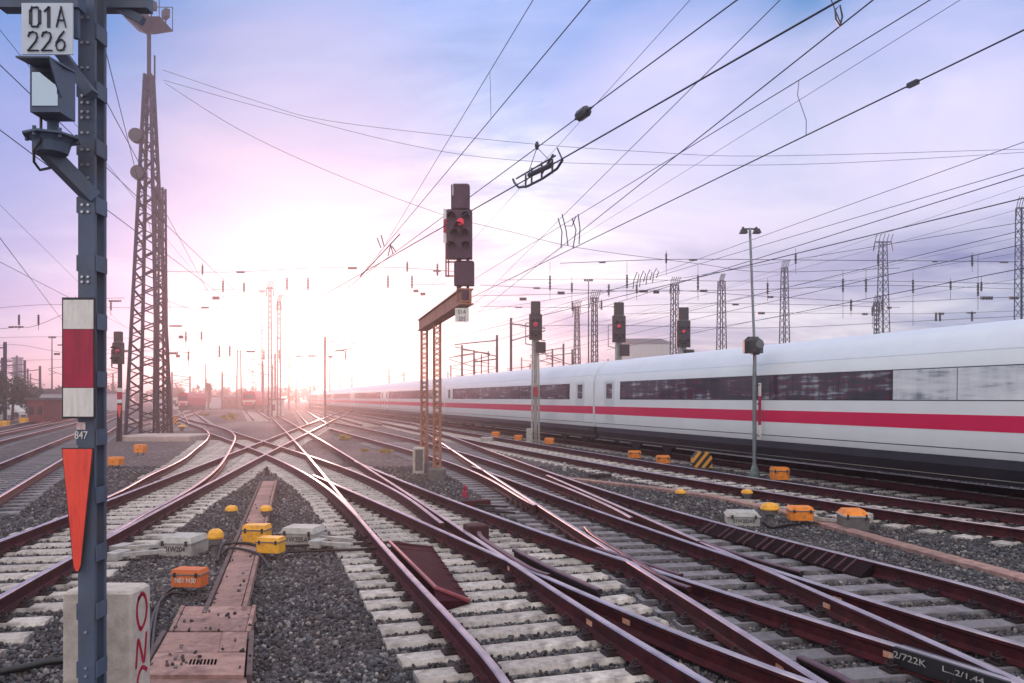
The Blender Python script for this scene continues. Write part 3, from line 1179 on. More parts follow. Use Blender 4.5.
# ------------------------------------------------------------------ ballast stones
def ballast():
    pts = []

    def scatter(d0, d1, per, smin, smax, xmax=1e9):
        n = int(per * (.70 * (d1 * d1 - d0 * d0) + 3.0 * (d1 - d0)))
        dd = np.sqrt(NR.uniform(d0 * d0, d1 * d1, n))
        xx = NR.uniform(-1, 1, n) * (.70 * dd + 1.2)
        pts.append(np.stack([xx, dd, NR.uniform(smin, smax, n)], 1))
    scatter(4.2, 9, 900, .030, .058)
    scatter(9, 15, 520, .036, .064)
    scatter(15, 26, 200, .045, .075)
    a = np.concatenate(pts)
    keep = np.ones(len(a), bool)
    for (cx, cy, hl, ang) in SLEEP_RECTS:
        if cy > 28 or cy < 3:
            continue
        dx, dy = a[:, 0] - cx, a[:, 1] - cy
        u = dx * math.cos(ang) + dy * math.sin(ang)
        w = -dx * math.sin(ang) + dy * math.cos(ang)
        inside = (np.abs(u) < hl + .012) & (np.abs(w) < .128)
        keep &= ~(inside & (NR.rand(len(a)) > .025))
    a = a[keep]
    z = GZ - .012 + NR.uniform(-.014, .016, len(a))
    # a few stones kicked up onto the duct, the chamber lids and around their edges
    ex = []
    for (x0, y0, x1, y1, ht, nn) in [(150, 672, 250, 640, -.088, 26), (175, 630, 250, 610, -.105, 18), (224, 605, 268, 490, -.117, 40)]:
        for _ in range(nn):
            t = NR.rand()
            if nn == 40:
                p = P(x0 + (x1 - x0) * t, y0 + (y1 - y0) * t, -.12)
                ex.append((p.x + NR.choice([-1, 1]) * NR.uniform(.07, .16), p.y, NR.uniform(.022, .045), ht))
            else:
                p = P(NR.uniform(x0, x1), NR.uniform(y1, y0), -.1)
                ex.append((p.x, p.y, NR.uniform(.018, .042), ht))
    ex = np.array(ex)
    a = np.concatenate([a, ex[:, :3]])
    z = np.concatenate([z, ex[:, 3]])
    co = np.stack([a[:, 0], a[:, 1], z], 1)
    me = bpy.data.meshes.new('ballast')
    me.vertices.add(len(a))
    me.vertices.foreach_set('co', co.astype(np.float32).ravel())
    at = me.attributes.new('size', 'FLOAT', 'POINT')
    at.data.foreach_set('value', a[:, 2].astype(np.float32))
    o = bpy.data.objects.new('ballast_gravel', me)
    C.objects.link(o)
    ms = bpy.data.materials.new('ballast_stone')
    ms.use_nodes = True
    ms.node_tree.nodes.clear()
    q = NG(ms.node_tree)
    b = q.n('ShaderNodeBsdfPrincipled')
    q.link(b.outputs[0], q.n('ShaderNodeOutputMaterial').inputs[0])
    oi = q.n('ShaderNodeObjectInfo')
    cr = q.ramp(oi.outputs['Random'], [(0, (.012, .013, .018)), (.3, (.036, .043, .058)), (.55, (.085, .098, .125)), (.72, (.085, .062, .062)), (.88, (.17, .17, .185)), (1, (.46, .43, .41))])
    tcn = q.n('ShaderNodeTexCoord')
    nz = q.noise(tcn.outputs['Object'], 3.0, 4, .6)
    cc = q.mix(q.math('MULTIPLY', nz, .5), cr, (.03, .024, .028))
    gp_ = q.n('ShaderNodeNewGeometry')
    pt = q.ramp(q.noise(gp_.outputs['Position'], .55, 5, .6, .5), [(.40, 0.0), (.66, 1.0)])
    cc = q.mix(q.math('MULTIPLY', pt, .32), cc, (.075, .046, .044))
    pt2 = q.ramp(q.noise(gp_.outputs['Position'], .9, 4, .6, .3), [(.30, 1.0), (.44, 0.0)])
    cc = q.mix(q.math('MULTIPLY', pt2, .6), cc, (.022, .022, .028))
    q.link(cc, b.inputs['Base Color'])
    b.inputs['Roughness'].default_value = .75
    me.materials.append(ms)
    gn = bpy.data.node_groups.new('ballast_stones', 'GeometryNodeTree')
    gn.interface.new_socket('Geometry', in_out='INPUT', socket_type='NodeSocketGeometry')
    gn.interface.new_socket('Geometry', in_out='OUTPUT', socket_type='NodeSocketGeometry')
    N = gn.nodes
    Lk = gn.links.new
    gi, go = N.new('NodeGroupInput'), N.new('NodeGroupOutput')
    ico = N.new('GeometryNodeMeshIcoSphere')
    ico.inputs['Radius'].default_value = .5
    ico.inputs['Subdivisions'].default_value = 2
    sp = N.new('GeometryNodeSetPosition')
    vn = N.new('ShaderNodeTexVoronoi')
    vn.inputs['Scale'].default_value = 1.7
    pos = N.new('GeometryNodeInputPosition')
    Lk(pos.outputs[0], vn.inputs['Vector'])
    vs = N.new('ShaderNodeVectorMath')
    vs.operation = 'SCALE'
    mth = N.new('ShaderNodeMath')
    mth.operation = 'MULTIPLY_ADD'
    mth.inputs[1].default_value = -.62
    mth.inputs[2].default_value = .25
    Lk(vn.outputs['Distance'], mth.inputs[0])
    Lk(pos.outputs[0], vs.inputs[0])
    Lk(mth.outputs[0], vs.inputs['Scale'])
    Lk(ico.outputs['Mesh'], sp.inputs['Geometry'])
    Lk(vs.outputs[0], sp.inputs['Offset'])
    sm = N.new('GeometryNodeSetMaterial')
    sm.inputs['Material'].default_value = ms
    Lk(sp.outputs[0], sm.inputs['Geometry'])
    ip = N.new('GeometryNodeInstanceOnPoints')
    Lk(gi.outputs[0], ip.inputs['Points'])
    Lk(sm.outputs[0], ip.inputs['Instance'])
    rv = N.new('FunctionNodeRandomValue')
    rv.data_type = 'FLOAT_VECTOR'
    rv.inputs[1].default_value = (6.28, 6.28, 6.28)
    e2r = N.new('FunctionNodeEulerToRotation')
    Lk(rv.outputs[0], e2r.inputs[0])
    Lk(e2r.outputs[0], ip.inputs['Rotation'])
    rs = N.new('FunctionNodeRandomValue')
    rs.data_type = 'FLOAT_VECTOR'
    rs.inputs[0].default_value = (.75, .6, .5)
    rs.inputs[1].default_value = (1.5, 1.15, .95)
    rs.inputs['Seed'].default_value = 5
    na = N.new('GeometryNodeInputNamedAttribute')
    na.data_type = 'FLOAT'
    na.inputs[0].default_value = 'size'
    sc = N.new('ShaderNodeVectorMath')
    sc.operation = 'SCALE'
    Lk(rs.outputs[0], sc.inputs[0])
    Lk(na.outputs[0], sc.inputs['Scale'])
    Lk(sc.outputs[0], ip.inputs['Scale'])
    Lk(ip.outputs[0], go.inputs[0])
    md = o.modifiers.new('stones', 'NODES')
    md.node_group = gn
    tag(o, kind='stuff')
    print('stones', len(a))


ballast()

# ------------------------------------------------------------------ train
TT = thing('express_train', 'white high speed train with a magenta red stripe passing on the right', 'train', n_tr * TR_OFF + v_tr * 30 + Vector((0, 0, 0)), TR_RZ)
side = [(-1.40, .80), (-1.46, .95), (-1.48, 1.3), (-1.48, 1.98), (-1.47, 2.65), (-1.40, 2.95), (-1.22, 3.24), (-.95, 3.44), (-.5, 3.58), (0, 3.62)]
prof = side + [(-u, z) for u, z in reversed(side[:-1])]


def sweep(mb, pr, s0, s1, mi=0, closed=True):
    n = len(pr)
    vs = [(u, s0, z) for u, z in pr] + [(u, s1, z) for u, z in pr]
    fs = [(k, (k + 1) % n, (k + 1) % n + n, k + n) for k in range(n if closed else n - 1)]
    if closed:
        fs += [tuple(reversed(range(n))), tuple(range(n, 2 * n))]
    mb.add(vs, fs, mi)


def su(z):
    for (u0, z0), (u1, z1) in zip(side[:-1], side[1:]):
        if z0 <= z <= z1:
            return u0 + (u1 - u0) * (z - z0) / (z1 - z0)
    return -1.48


def panel(s0, s1, z0, z1, m, name, out=.006, par=TT):
    zs = [z0] + [z for u, z in side if z0 < z < z1] + [z1]
    mb = MB()
    pr = [(su(z) - out, z) for z in zs] + [(su(z) + .02, z) for z in reversed(zs)]
    sweep(mb, pr, s0, s1)
    return mb.build(name, m, par)


CARL = 26.4
s_gap = 0.6          # the joint at about 600 px
for ci in range(-1, 6):
    s0 = s_gap + ci * CARL + .09
    s1 = s0 + CARL - .18
    mb = MB()
    sweep(mb, prof, s0, s1)
    body = mb.build('car_body', M_trainwhite, TT)
    body.data.polygons.foreach_set('use_smooth', [True] * len(body.data.polygons))
    body.data.set_sharp_from_angle(angle=R(40))
    rf = MB()
    rpr = [(u * 1.003, z + .006) for u, z in prof if z >= 2.94]
    sweep(rf, rpr, s0 + .02, s1 - .02, closed=True)
    ro = rf.build('roof', M_trainroof, TT)
    ro.data.polygons.foreach_set('use_smooth', [True] * len(ro.data.polygons))
    ro.data.set_sharp_from_angle(angle=R(40))
    mb = MB()
    sweep(mb, [(u * .985, z * .992 + .01) for u, z in prof], s1 - .02, s1 + .20)
    mb.build('gangway_bellows', mat('bellows', (.56, .58, .62), .6), TT)
    panel(s0 + .01, s1 - .01, 1.34, 1.66, M_trainred, 'red_stripe')
    panel(s0 + .01, s1 - .01, .955, .975, M_dark, 'sill_line', .004)
    # windows: a continuous dark band made of separate panes
    panel(s0 + 2.55, s1 - 2.35, 1.94, 2.64, M_dark, 'window_band', .003)
    if ci == -1:
        wins = [(s1 - 2.4 - .02 - k * 1.72 - 1.68, s1 - 2.4 - k * 1.72) for k in range(13)]
        wins = [w for w in wins if w[1] > -23]
    else:
        wins = [(s0 + 2.6 + k * 1.74, s0 + 2.6 + k * 1.74 + 1.725) for k in range(12)]
    for (a, bb) in wins:
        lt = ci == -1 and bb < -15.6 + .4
        panel(a, bb, 1.96, 2.62, M_trainwinrefl if lt else M_trainwin, 'window')
    # doors
    for a in (s0 + .9, s1 - 1.85):
        panel(a, a + .95, 1.0, 2.72, mat('train_door', (.62, .66, .70), .3), 'door', .003)
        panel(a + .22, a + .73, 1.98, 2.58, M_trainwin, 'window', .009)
    # skirt and bogies
    sk = MB()
    spr = [(-1.40, .82), (-1.42, .62), (-1.30, .30), (1.30, .30), (1.42, .62), (1.40, .82)]
    sweep(sk, spr, s0 + .05, s1 - .05)
    sk.build('skirt', M_trainskirt, TT)
    panel_ = MB()
    sweep(panel_, [(-1.34, .385), (-1.335, .40), (-1.30, .40), (-1.30, .37)], s0 + .1, s1 - .1)
    panel_.build('sill_rail', M_trainline, TT)
    if ci <= 1:
        for bs in (s0 + 3.6, s1 - 3.6):
            bg_ = MB()
            bg_.box((-1.0, bs, .50), (.16, 3.2, .22))
            bg_.box((1.0, bs, .50), (.16, 3.2, .22))
            bo = bg_.build('bogie', M_dark, TT)
            for dx in (-1.25, 1.25):
                wm = MB()
                for u in (-.75, .75):
                    wm.lathe([(.46, -.06), (.46, .06), (.20, .08)], (u, bs + dx, .46), 20, 'X')
                wm.bar((-.75, bs + dx, .46), (.75, bs + dx, .46), .14)
                wm.build('wheelset', M_dark, bo)


# ------------------------------------------------------------------ the near mast with its boards
MD = 4.9


def mx(px, d=MD):
    return (px - 512) / F * d


def mz(py, d=MD):
    return CH + (HY - py) / F * d


mb0 = Vector((mx(86.5), MD, -.35))
NM = thing('signal_mast', 'tall grey steel mast with number board, red and white board and orange triangle, left foreground', 'mast', mb0)


def nm(px, py, d):
    return Vector((mx(px, d), d, mz(py, d))) - mb0


x0, x1 = mx(78), mx(94.5)
zt = 5.3


def channel(y_web, sgn, name, xl, xr):
    """U-section: web across x at y_web, flanges running in direction sgn (along y)"""
    m = MB()
    m.box(((xl + xr) / 2 - mb0.x, y_web + sgn * .004 - mb0.y, (zt - .35) / 2 + .175 - .175), (xr - xl, .008, zt + .35))
    for x in (xl + .004, xr - .004):
        m.box((x - mb0.x, y_web + sgn * .015 - mb0.y, (zt - .35) / 2), (.0085, .022, zt + .352))
    return m.build(name, M_steelblue, NM)


channel(4.9, 1, 'channel', x0, x1)
channel(5.035, -1, 'channel', x0 - .003, x1 + .006)
bt = MB()
for py in np.arange(30, 760, 58.2):
    z0, z1 = mz(py + 8), mz(py - 8)
    bt.box((x1 + .008 - mb0.x, 4.9675 - mb0.y, (z0 + z1) / 2 - mb0.z), (.010, .125, z1 - z0))
    bt.box((x0 - .008 - mb0.x, 4.9675 - mb0.y, (z0 + z1) / 2 - mb0.z), (.010, .125, z1 - z0))
bt.build('batten_plates', M_steelblue, NM)
bl = MB()
for py in [18, 43, 68, 96, 103, 112, 118, 133, 150, 165, 178, 186, 205, 212, 277, 282, 632, 668, 676]:
    for dx in ((82.5, 88.5) if py < 300 else (86,)):
        p = nm(dx, py, 4.898)
        bl.lathe([(.0085, -.010), (.0085, .0)], p, 8, 'Y')
bl.build('bolts', mat('bolt_steel', (.45, .45, .5), .4, .7), NM)
# white-red-white board
D1 = 4.862
wb = MB()
wb.box((mx(79, D1) - mb0.x, D1 - mb0.y, mz(358, D1) - mb0.z), (mx(95.5, D1) - mx(62.5, D1), .012, mz(297.5, D1) - mz(418.5, D1)))
board = wb.build('striped_board', M_dark, NM)
for (ya, yb, m) in [(300, 329, M_white), (329.4, 387.4, M_redsign), (388, 416.5, M_white)]:
    k = MB()
    k.box((mx(79, D1) - mb0.x, D1 - .0075 - mb0.y, mz((ya + yb) / 2, D1) - mb0.z), (mx(94, D1) - mx(64, D1), .004, mz(ya, D1) - mz(yb, D1)))
    k.build('panel', m, board)
# orange-red wedge
wd = MB()
pa = [nm(62.5, 449, D1), nm(92.5, 449, D1), nm(80.5, 566, D1), nm(78.5, 571, D1), nm(76, 571, D1), nm(74, 566, D1)]
wd.xzprism([(p.x, p.z) for p in pa], D1 - mb0.y - .004, D1 - mb0.y + .006)
wedge = wd.build('triangle_board', M_orangesign, NM)
wd = MB()
pa = [nm(61.6, 448, D1), nm(93.6, 448, D1), nm(81.3, 567, D1), nm(79, 572.5, D1), nm(75.5, 572.5, D1), nm(73.2, 567, D1)]
wd.xzprism([(p.x, p.z) for p in pa], D1 - mb0.y - .0005, D1 - mb0.y + .009)
wd.build('edge_rim', M_dark, wedge)
# sticker and pencilled number
st = MB()
st.box(nm(81, 426, 4.895), (.055, .003, .045))
st.build('sticker', mat('sticker', (.55, .25, .28), .5, 0, .0, 60, color2=(.65, .6, .6)), NM)
text('847', .068, nm(81, 435.5, 4.8945), NM, sx=.8, m=M_white)
# number board
D2 = 4.72
nb = MB()
nb.box((mx(47.5, D2) - mb0.x, D2 - mb0.y, mz(29, D2) - mb0.z), (mx(73, D2) - mx(22, D2), .010, mz(3.5, D2) - mz(54.8, D2)))
nbo = nb.build('number_board', mat('board_white', (.52, .58, .68), .5, 0, .05, 5), NM)


def stroke_text(parent, lines, d):
    """condensed road-sign numerals drawn as flat strokes"""
    G = {
        '0': [[(.2, .0), (.8, .0), (1, .18), (1, .82), (.8, 1), (.2, 1), (0, .82), (0, .18), (.2, 0)]],
        '1': [[(.15, .8), (.55, 1), (.55, 0)]],
        'A': [[(0, 0), (.5, 1), (1, 0)], [(.2, .32), (.8, .32)]],
        '2': [[(0, .78), (.15, .95), (.5, 1), (.85, .92), (.95, .72), (.8, .5), (0, 0), (1, 0)]],
        '6': [[(.85, 1), (.45, .75), (.08, .42), (.05, .22), (.2, .04), (.5, 0), (.82, .05), (.97, .25), (.92, .45), (.7, .56), (.4, .56), (.12, .40)]],
    }
    for (txt, px0, px1, pyt, pyb) in lines:
        nch = len(txt)
        w = (px1 - px0) / nch
        for k, ch in enumerate(txt):
            mbt = MB()
            cx0 = px0 + w * k + w * .16
            cw = w * .68
            for st_ in G[ch]:
                pp = [nm(cx0 + u * cw, pyb + (pyt - pyb) * vv, d) for u, vv in st_]
                for a, bb in zip(pp[:-1], pp[1:]):
                    dd = (bb - a).normalized() * .006
                    mbt.bar(a - dd, bb + dd, .019, .004)
            mbt.build('numeral', M_text, parent)


stroke_text(nbo, [('01A', 28.5, 68, 7.5, 26.5), ('226', 26.5, 67.5, 32, 50.5)], D2 - .0075)
# top arm and brackets
ar = MB()
ar.bar(nm(2, 3, 4.8), nm(82, 3, 4.8), .09, .09)
ar.bar(nm(88, 0, 5.18), nm(150, 0, 5.18), .09, .14)
ar.bar(nm(110, 3, 5.18), nm(143, 21, 5.18), .05, .05)
ar.bar(nm(60, 52, 4.86), nm(92, 95, 4.86), .075, .06)
ar.bar(nm(74, 22, 4.79), nm(79, 22, 4.79), .03, .2)
ar.build('bracket', M_steelblue, NM)
# shunting-signal box with visor
sb = MB()
bx0, bx1 = mx(30, 4.55), mx(60, 4.55)
zt_, zb_ = mz(62, 4.55), mz(112, 4.55)
bxc = (bx0 + bx1) / 2
sb.box((bxc - mb0.x, 4.63 - mb0.y, (zt_ + zb_) / 2 - mb0.z), (bx1 - bx0, .16, zt_ - zb_))
sbo = sb.build('signal_box', M_steelblue, NM)
gl = MB()
gl.cbox((bxc - mb0.x, 4.548 - mb0.y, (mz(72, 4.55) + mz(106, 4.55)) / 2 - mb0.z), (mx(57.5, 4.55) - mx(31.5, 4.55), .008, mz(72, 4.55) - mz(106, 4.55)), 0, .003)
gl.build('glass_front', M_glass, sbo)
vs_ = MB()
za = zt_ - mb0.z
vs_.add([(bx0 - mb0.x + .035, 4.36 - mb0.y, za - .045), (bx1 - mb0.x + .045, 4.36 - mb0.y, za - .045), (bx1 - mb0.x + .004, 4.71 - mb0.y, za + .012), (bx0 - mb0.x - .005, 4.71 - mb0.y, za + .012),
         (bx0 - mb0.x + .035, 4.36 - mb0.y, za - .055), (bx1 - mb0.x + .045, 4.36 - mb0.y, za - .055), (bx1 - mb0.x + .004, 4.71 - mb0.y, za + .001), (bx0 - mb0.x - .005, 4.71 - mb0.y, za + .001)],
        [(0, 1, 2, 3), (7, 6, 5, 4), (0, 4, 5, 1), (1, 5, 6, 2), (2, 6, 7, 3), (3, 7, 4, 0)])
vs_.add([(bx1 - mb0.x + .047, 4.36 - mb0.y, za - .05), (bx1 - mb0.x + .006, 4.56 - mb0.y, za - .01), (bx1 - mb0.x + .006, 4.56 - mb0.y, za - .20), (bx1 - mb0.x + .006, 4.50 - mb0.y, za - .14),
         (bx1 - mb0.x + .039, 4.36 - mb0.y, za - .05), (bx1 - mb0.x - .002, 4.56 - mb0.y, za - .01), (bx1 - mb0.x - .002, 4.56 - mb0.y, za - .20), (bx1 - mb0.x - .002, 4.50 - mb0.y, za - .14)],
        [(0, 1, 2, 3), (7, 6, 5, 4), (0, 4, 5, 1), (1, 5, 6, 2), (2, 6, 7, 3), (3, 7, 4, 0)])
vs_.build('visor', M_steelblue, sbo)
pp_ = MB()
pp_.tube([nm(53, 116, 4.7), nm(53, 136, 4.7)], .032, 12)
pp_.build('post', M_steelblue, sbo)
pl_ = MB()
pcx = nm(52, 139, 4.70)
pl_.lathe([(.155, 0), (.155, .012), (.14, .016)], (pcx.x, pcx.y, pcx.z), 8)
pl_.lathe([(.085, -.085), (.10, -.03), (.12, 0)], (pcx.x, pcx.y, pcx.z), 12)
for k in range(6):
    a = k * math.pi / 3 + .3
    pl_.lathe([(.012, -.02), (.012, .035)], (pcx.x + .13 * math.cos(a), pcx.y + .13 * math.sin(a), pcx.z), 6)
pl_.build('base_plate', M_steelblue, sbo)
br = MB()
br.bar(nm(48, 152, 4.74), nm(93, 198, 4.93), .085, .085)
br.box(nm(49, 150, 4.73), (.13, .12, .07))
br.build('arm', M_steelblue, NM)
cb = MB()
cb.tube([nm(41, 117, 4.62), nm(41, 140, 4.60), nm(34, 150, 4.6), nm(34, 162, 4.62), nm(40, 170, 4.66), nm(50, 168, 4.72)], .008, 6)
cb.build('cable', M_hose, NM)

# concrete block with graffiti
cbk = Vector((-2.70, 5.34, GZ - .03))
CB = thing('concrete_block', 'pale concrete block with red graffiti standing behind the foot of the mast', 'concrete block', cbk)
kb = MB()
zh = .74 - cbk.z
kb.cbox((0, 0, zh / 2), (.455, .28, zh), 0, .018)
kb.build('block', M_block, CB)
kr = MB()
kr.box((.045, -.142, zh / 2 - .12), (.035, .006, zh - .35))
kr.box((.01, -.143, zh / 2 - .16), (.07, .004, zh - .5))
kr.build('slot_plate', M_black, CB)
def graf(pts):
    gf = MB()
    pts = [Vector((.2285, y, z)) for y, z in pts]
    out = []
    for i in range(len(pts) - 1):
        p0, p1, p2, p3 = pts[max(0, i - 1)], pts[i], pts[i + 1], pts[min(len(pts) - 1, i + 2)]
        for k in range(5):
            t = k / 5
            out.append(.5 * ((2 * p1) + (p2 - p0) * t + (2 * p0 - 5 * p1 + 4 * p2 - p3) * t * t + (3 * p1 - p0 - 3 * p2 + p3) * t ** 3))
    out.append(pts[-1])
    for a_, b_g in zip(out[:-1], out[1:]):
        w_ = (b_g - a_).cross(Vector((1, 0, 0))).normalized() * .0145
        e_x = (b_g - a_).normalized() * .003
        gf.poly([a_ - w_ - e_x, b_g - w_ + e_x, b_g + w_ + e_x, a_ + w_ - e_x])
    gf.build('graffiti_letter', M_grafred, CB)


zz = zh
graf([(-.05, zz - .07), (.02, zz - .05), (.07, zz - .12), (.06, zz - .22), (-.01, zz - .28), (-.06, zz - .2), (-.06, zz - .1), (0, zz - .04)])
graf([(-.08, zz - .52), (-.065, zz - .42), (-.05, zz - .34), (-.01, zz - .42), (.03, zz - .51), (.055, zz - .42), (.07, zz - .32)])
graf([(.08, zz - .58), (0, zz - .54), (-.06, zz - .62), (.0, zz - .72), (.07, zz - .80), (.03, zz - .92), (-.07, zz - .94)])


# ------------------------------------------------------------------ lattice structures
def lattice(mb, b, h, wb, wt, n, bar=.07, leg=.10, x=0.0, y=0.0, rz=0.0, faces=4):
    M = Matrix.Rotation(rz, 3, 'Z')
    o = Vector((x, y, b))

    def cn(k, f):
        w = (wb + (wt - wb) * f) / 2
        sx, sy = [(-1, -1), (1, -1), (1, 1), (-1, 1)][k % 4]
        return o + M @ Vector((sx * w, sy * w, 0)) + Vector((0, 0, h * f))
    for k in range(4):
        mb.bar(cn(k, 0), cn(k, 1), leg)
    fr = [1 - (1 - i / n) ** 1.0 for i in range(n + 1)]
    for i in range(n):
        for k in range(faces):
            if i % 2:
                mb.bar(cn(k, fr[i]), cn(k + 1, fr[i + 1]), bar, bar * .5)
            else:
                mb.bar(cn(k + 1, fr[i]), cn(k, fr[i + 1]), bar, bar * .5)


# big lattice mast on the left
lm = P(149, 434, GZ)
LM = thing('lattice_mast', 'tallest lattice mast with a floodlight platform, standing on a concrete base at left', 'lattice mast', lm)
zt = PD(155, 75, lm.y).z - GZ
m = MB()
lattice(m, 0, zt, 1.95, .36, 40, .12, .17)
m.build('tower', M_lattice, LM)
m = MB()
m.tube([(.0, 0, zt - 1.0), (.0, 0, PD(0, 30, lm.y).z - GZ)], .13, 8)
m.bar((.35, 0, zt - .3), (.35, 0, zt + 1.2), .08)
m.build('pole', M_lattice, LM)
m = MB()
ph = PD(0, 24, lm.y).z - GZ
m.add([(-1.1, -1, ph), (1.1, -1, ph), (1.1, 1, ph), (-1.1, 1, ph), (-.3, -.3, ph - .5), (.3, -.3, ph - .5), (.3, .3, ph - .5), (-.3, .3, ph - .5)],
      [(0, 1, 2, 3), (4, 7, 6, 5), (0, 4, 5, 1), (1, 5, 6, 2), (2, 6, 7, 3), (3, 7, 4, 0)])
for sx in (-1, 1):
    for sy in (-1, 1):
        m.bar((sx * 1.05, sy * .95, ph), (sx * 1.05, sy * .95, ph + 1.5), .04)
for sy in (-1, 1):
    m.bar((-1.05, sy * .95, ph + 1.5), (1.05, sy * .95, ph + 1.5), .04)
m.build('platform', M_dark, LM)
for (x, y, rz) in [(-.5, -.6, .3), (.45, -.7, -.2), (.9, .3, -.8), (-.6, .5, .8)]:
    m = MB()
    m.box((x, y, ph + .75), (.6, .3, .5), rz=rz)
    m.bar((x, y, ph), (x, y, ph + .6), .07)
    m.build('floodlight', M_dark, LM)
for (px, py) in [(137, 136), (139, 173)]:
    m = MB()
    p = PD(px, py, lm.y - .5) - lm
    m.lathe([(.12, -.3), (.42, -.28), (.46, 0), (.42, .28), (.12, .3)], p, 16, 'Y')
    m.build('tension_wheel', M_insul, LM)
LM2 = thing('lattice_mast', 'slim lattice mast close behind the tall floodlight mast', 'lattice mast', lm + Vector((.0, 1.65, 0)))
m = MB()
lattice(m, 0, PD(0, 188, lm.y + 1.6).z - GZ, .62, .42, 26, .07, .11)
m.build('tower', M_lattice, LM2)
FB = MB()
FB.cbox((0, 0, 0), (3.7, 2.8, .36), 0, .05)
tag(FB.build('mast_foundation', mat('foundation_concrete', (.42, .35, .34), .9, 0, .2, 2, .3, 20), loc=P(156, 441, GZ) + Vector((0, 1.2, .1))), 'low pale concrete foundation under the tall lattice mast', 'foundation')
for (px, py, s) in [(136, 428, .55), (158, 428, .5)]:
    sk_ = MB()
    p = P(px, py, GZ)
    sk_.lathe([(s, 0), (s * 1.05, .12), (s * .8, .30), (s * .3, .36)], (0, 0, .27), 10)
    tag(sk_.build('sandbag', mat('sacking', (.40, .33, .32), .95, 0, .2, 8, .4, 20), loc=p, smooth=True), 'pale sack lying at the %s foot of the tall lattice mast' % ('left' if px < 150 else 'right'), 'sack')


# ------------------------------------------------------------------ light signals
def light_signal(name, label, px, ytop, ybase, D, head_px=13, extra=True, pole=True, group='light signals', lit=True, ymain=None, plate=None):
    s = D / F
    base = Vector((mx(px, D), D, GZ))
    o = thing(name, label, 'light signal', base, group=group)
    zt = CH + (HY - ytop) * s - GZ
    hw = head_px * s
    hs = 38 * s * (head_px / 13)
    m = MB()
    m.box((0, .05, zt / 2 - hs * .2), (.16, .16, zt - hs * .4))
    if pole:
        lattice(m, 0, zt - hs, .34, .26, 20, .035, .06)
    m.bar((-hw * .75, .05, zt - hs * 1.1), (-hw * .75, .05, zt - hs * .55), .05)
    m.bar((-hw * .75, .05, zt - hs * 1.1), (0, .05, zt - hs * 1.15), .05)
    m.bar((-hw * .75, .05, zt - hs * .55), (0, .05, zt - hs * .55), .05)
    m.build('pole', M_grey if pole else M_lattice, o)
    m = MB()
    m.cbox((0, -.12, zt - hs * .15), (hw * .74, .24, hs * .32), 0, .04)
    m.build('number_indicator', M_black, o)
    m = MB()
    m.cbox((0, -.12, zt - hs * .66), (hw, .24, hs * .68), 0, .05)
    h = m.build('signal_head', M_black, o)
    for (u, v) in [(.0, .5), (-.25, .78), (.25, .78), (-.2, .30), (.25, .30), (0, .9)]:
        m = MB()
        cx, cz = u * hw, zt - hs * (.32 + .68 * v)
        nn = 10
        r = .11
        pts = [(cx + r * math.cos(math.pi * k / nn), cz + r * math.sin(math.pi * k / nn)) for k in range(nn + 1)]
        for a, bb in zip(pts[:-1], pts[1:]):
            m.bar((a[0], -.36, a[1]), (bb[0], -.36, bb[1]), .012, .26) if False else m.add(
                [(a[0], -.24, a[1]), (bb[0], -.24, bb[1]), (bb[0], -.50, bb[1]), (a[0], -.50, a[1])], [(0, 1, 2, 3)])
        m.build('lamp_hood', M_black, h)
    if lit:
        m = MB()
        m.lathe([(.10, -.02), (.10, 0)], (0, -.245, zt - hs * .60), 14, 'Y')
        m.build('red_lamp', M_lampred, h)
    if extra:
        m = MB()
        m.cbox((hw * .42, -.12, zt - hs * 1.20), (hw * .72, .24, hs * .29), 0, .04)
        m.build('speed_indicator', M_black, o)
    return o


# central cantilever with the big red signal
cb0 = Vector((-2.3, 22.6, GZ))
CS = thing('cantilever_signal', 'large dark light signal hung on a cantilever with two striped lattice columns, centre', 'light signal', cb0)
for (x, y) in [(-2.62, 23.9), (-2.03, 21.7)]:
    m = MB()
    M_col = mat('column_steel', (.36, .16, .10), .6, .2, .3, 5)
    lattice(m, 0, 4.35, .17, .17, 30, .055, .05, x - cb0.x, y - cb0.y)
    m.build('column', M_col, CS)
    m = MB()
    m.cbox((x - cb0.x, y - cb0.y, .15), (.46, .46, .36), 0, .04)
    m.build('footing', M_greydark, CS)
m = MB()
a, bb = Vector((-2.72, 24.3, 4.2)) - cb0, Vector((-.98, 17.3, 4.2)) - cb0
m.bar(a, bb, .22, .26)
m.bar(a + Vector((0, 0, .16)), bb + Vector((0, 0, .16)), .30, .03)
m.bar(a + Vector((0, 0, -.16)), bb + Vector((0, 0, -.16)), .30, .03)
m.build('beam', M_col, CS)
sd_ = 17.3


def cs(px, py, d=sd_):
    return Vector((mx(px, d), d, mz(py, d))) - cb0


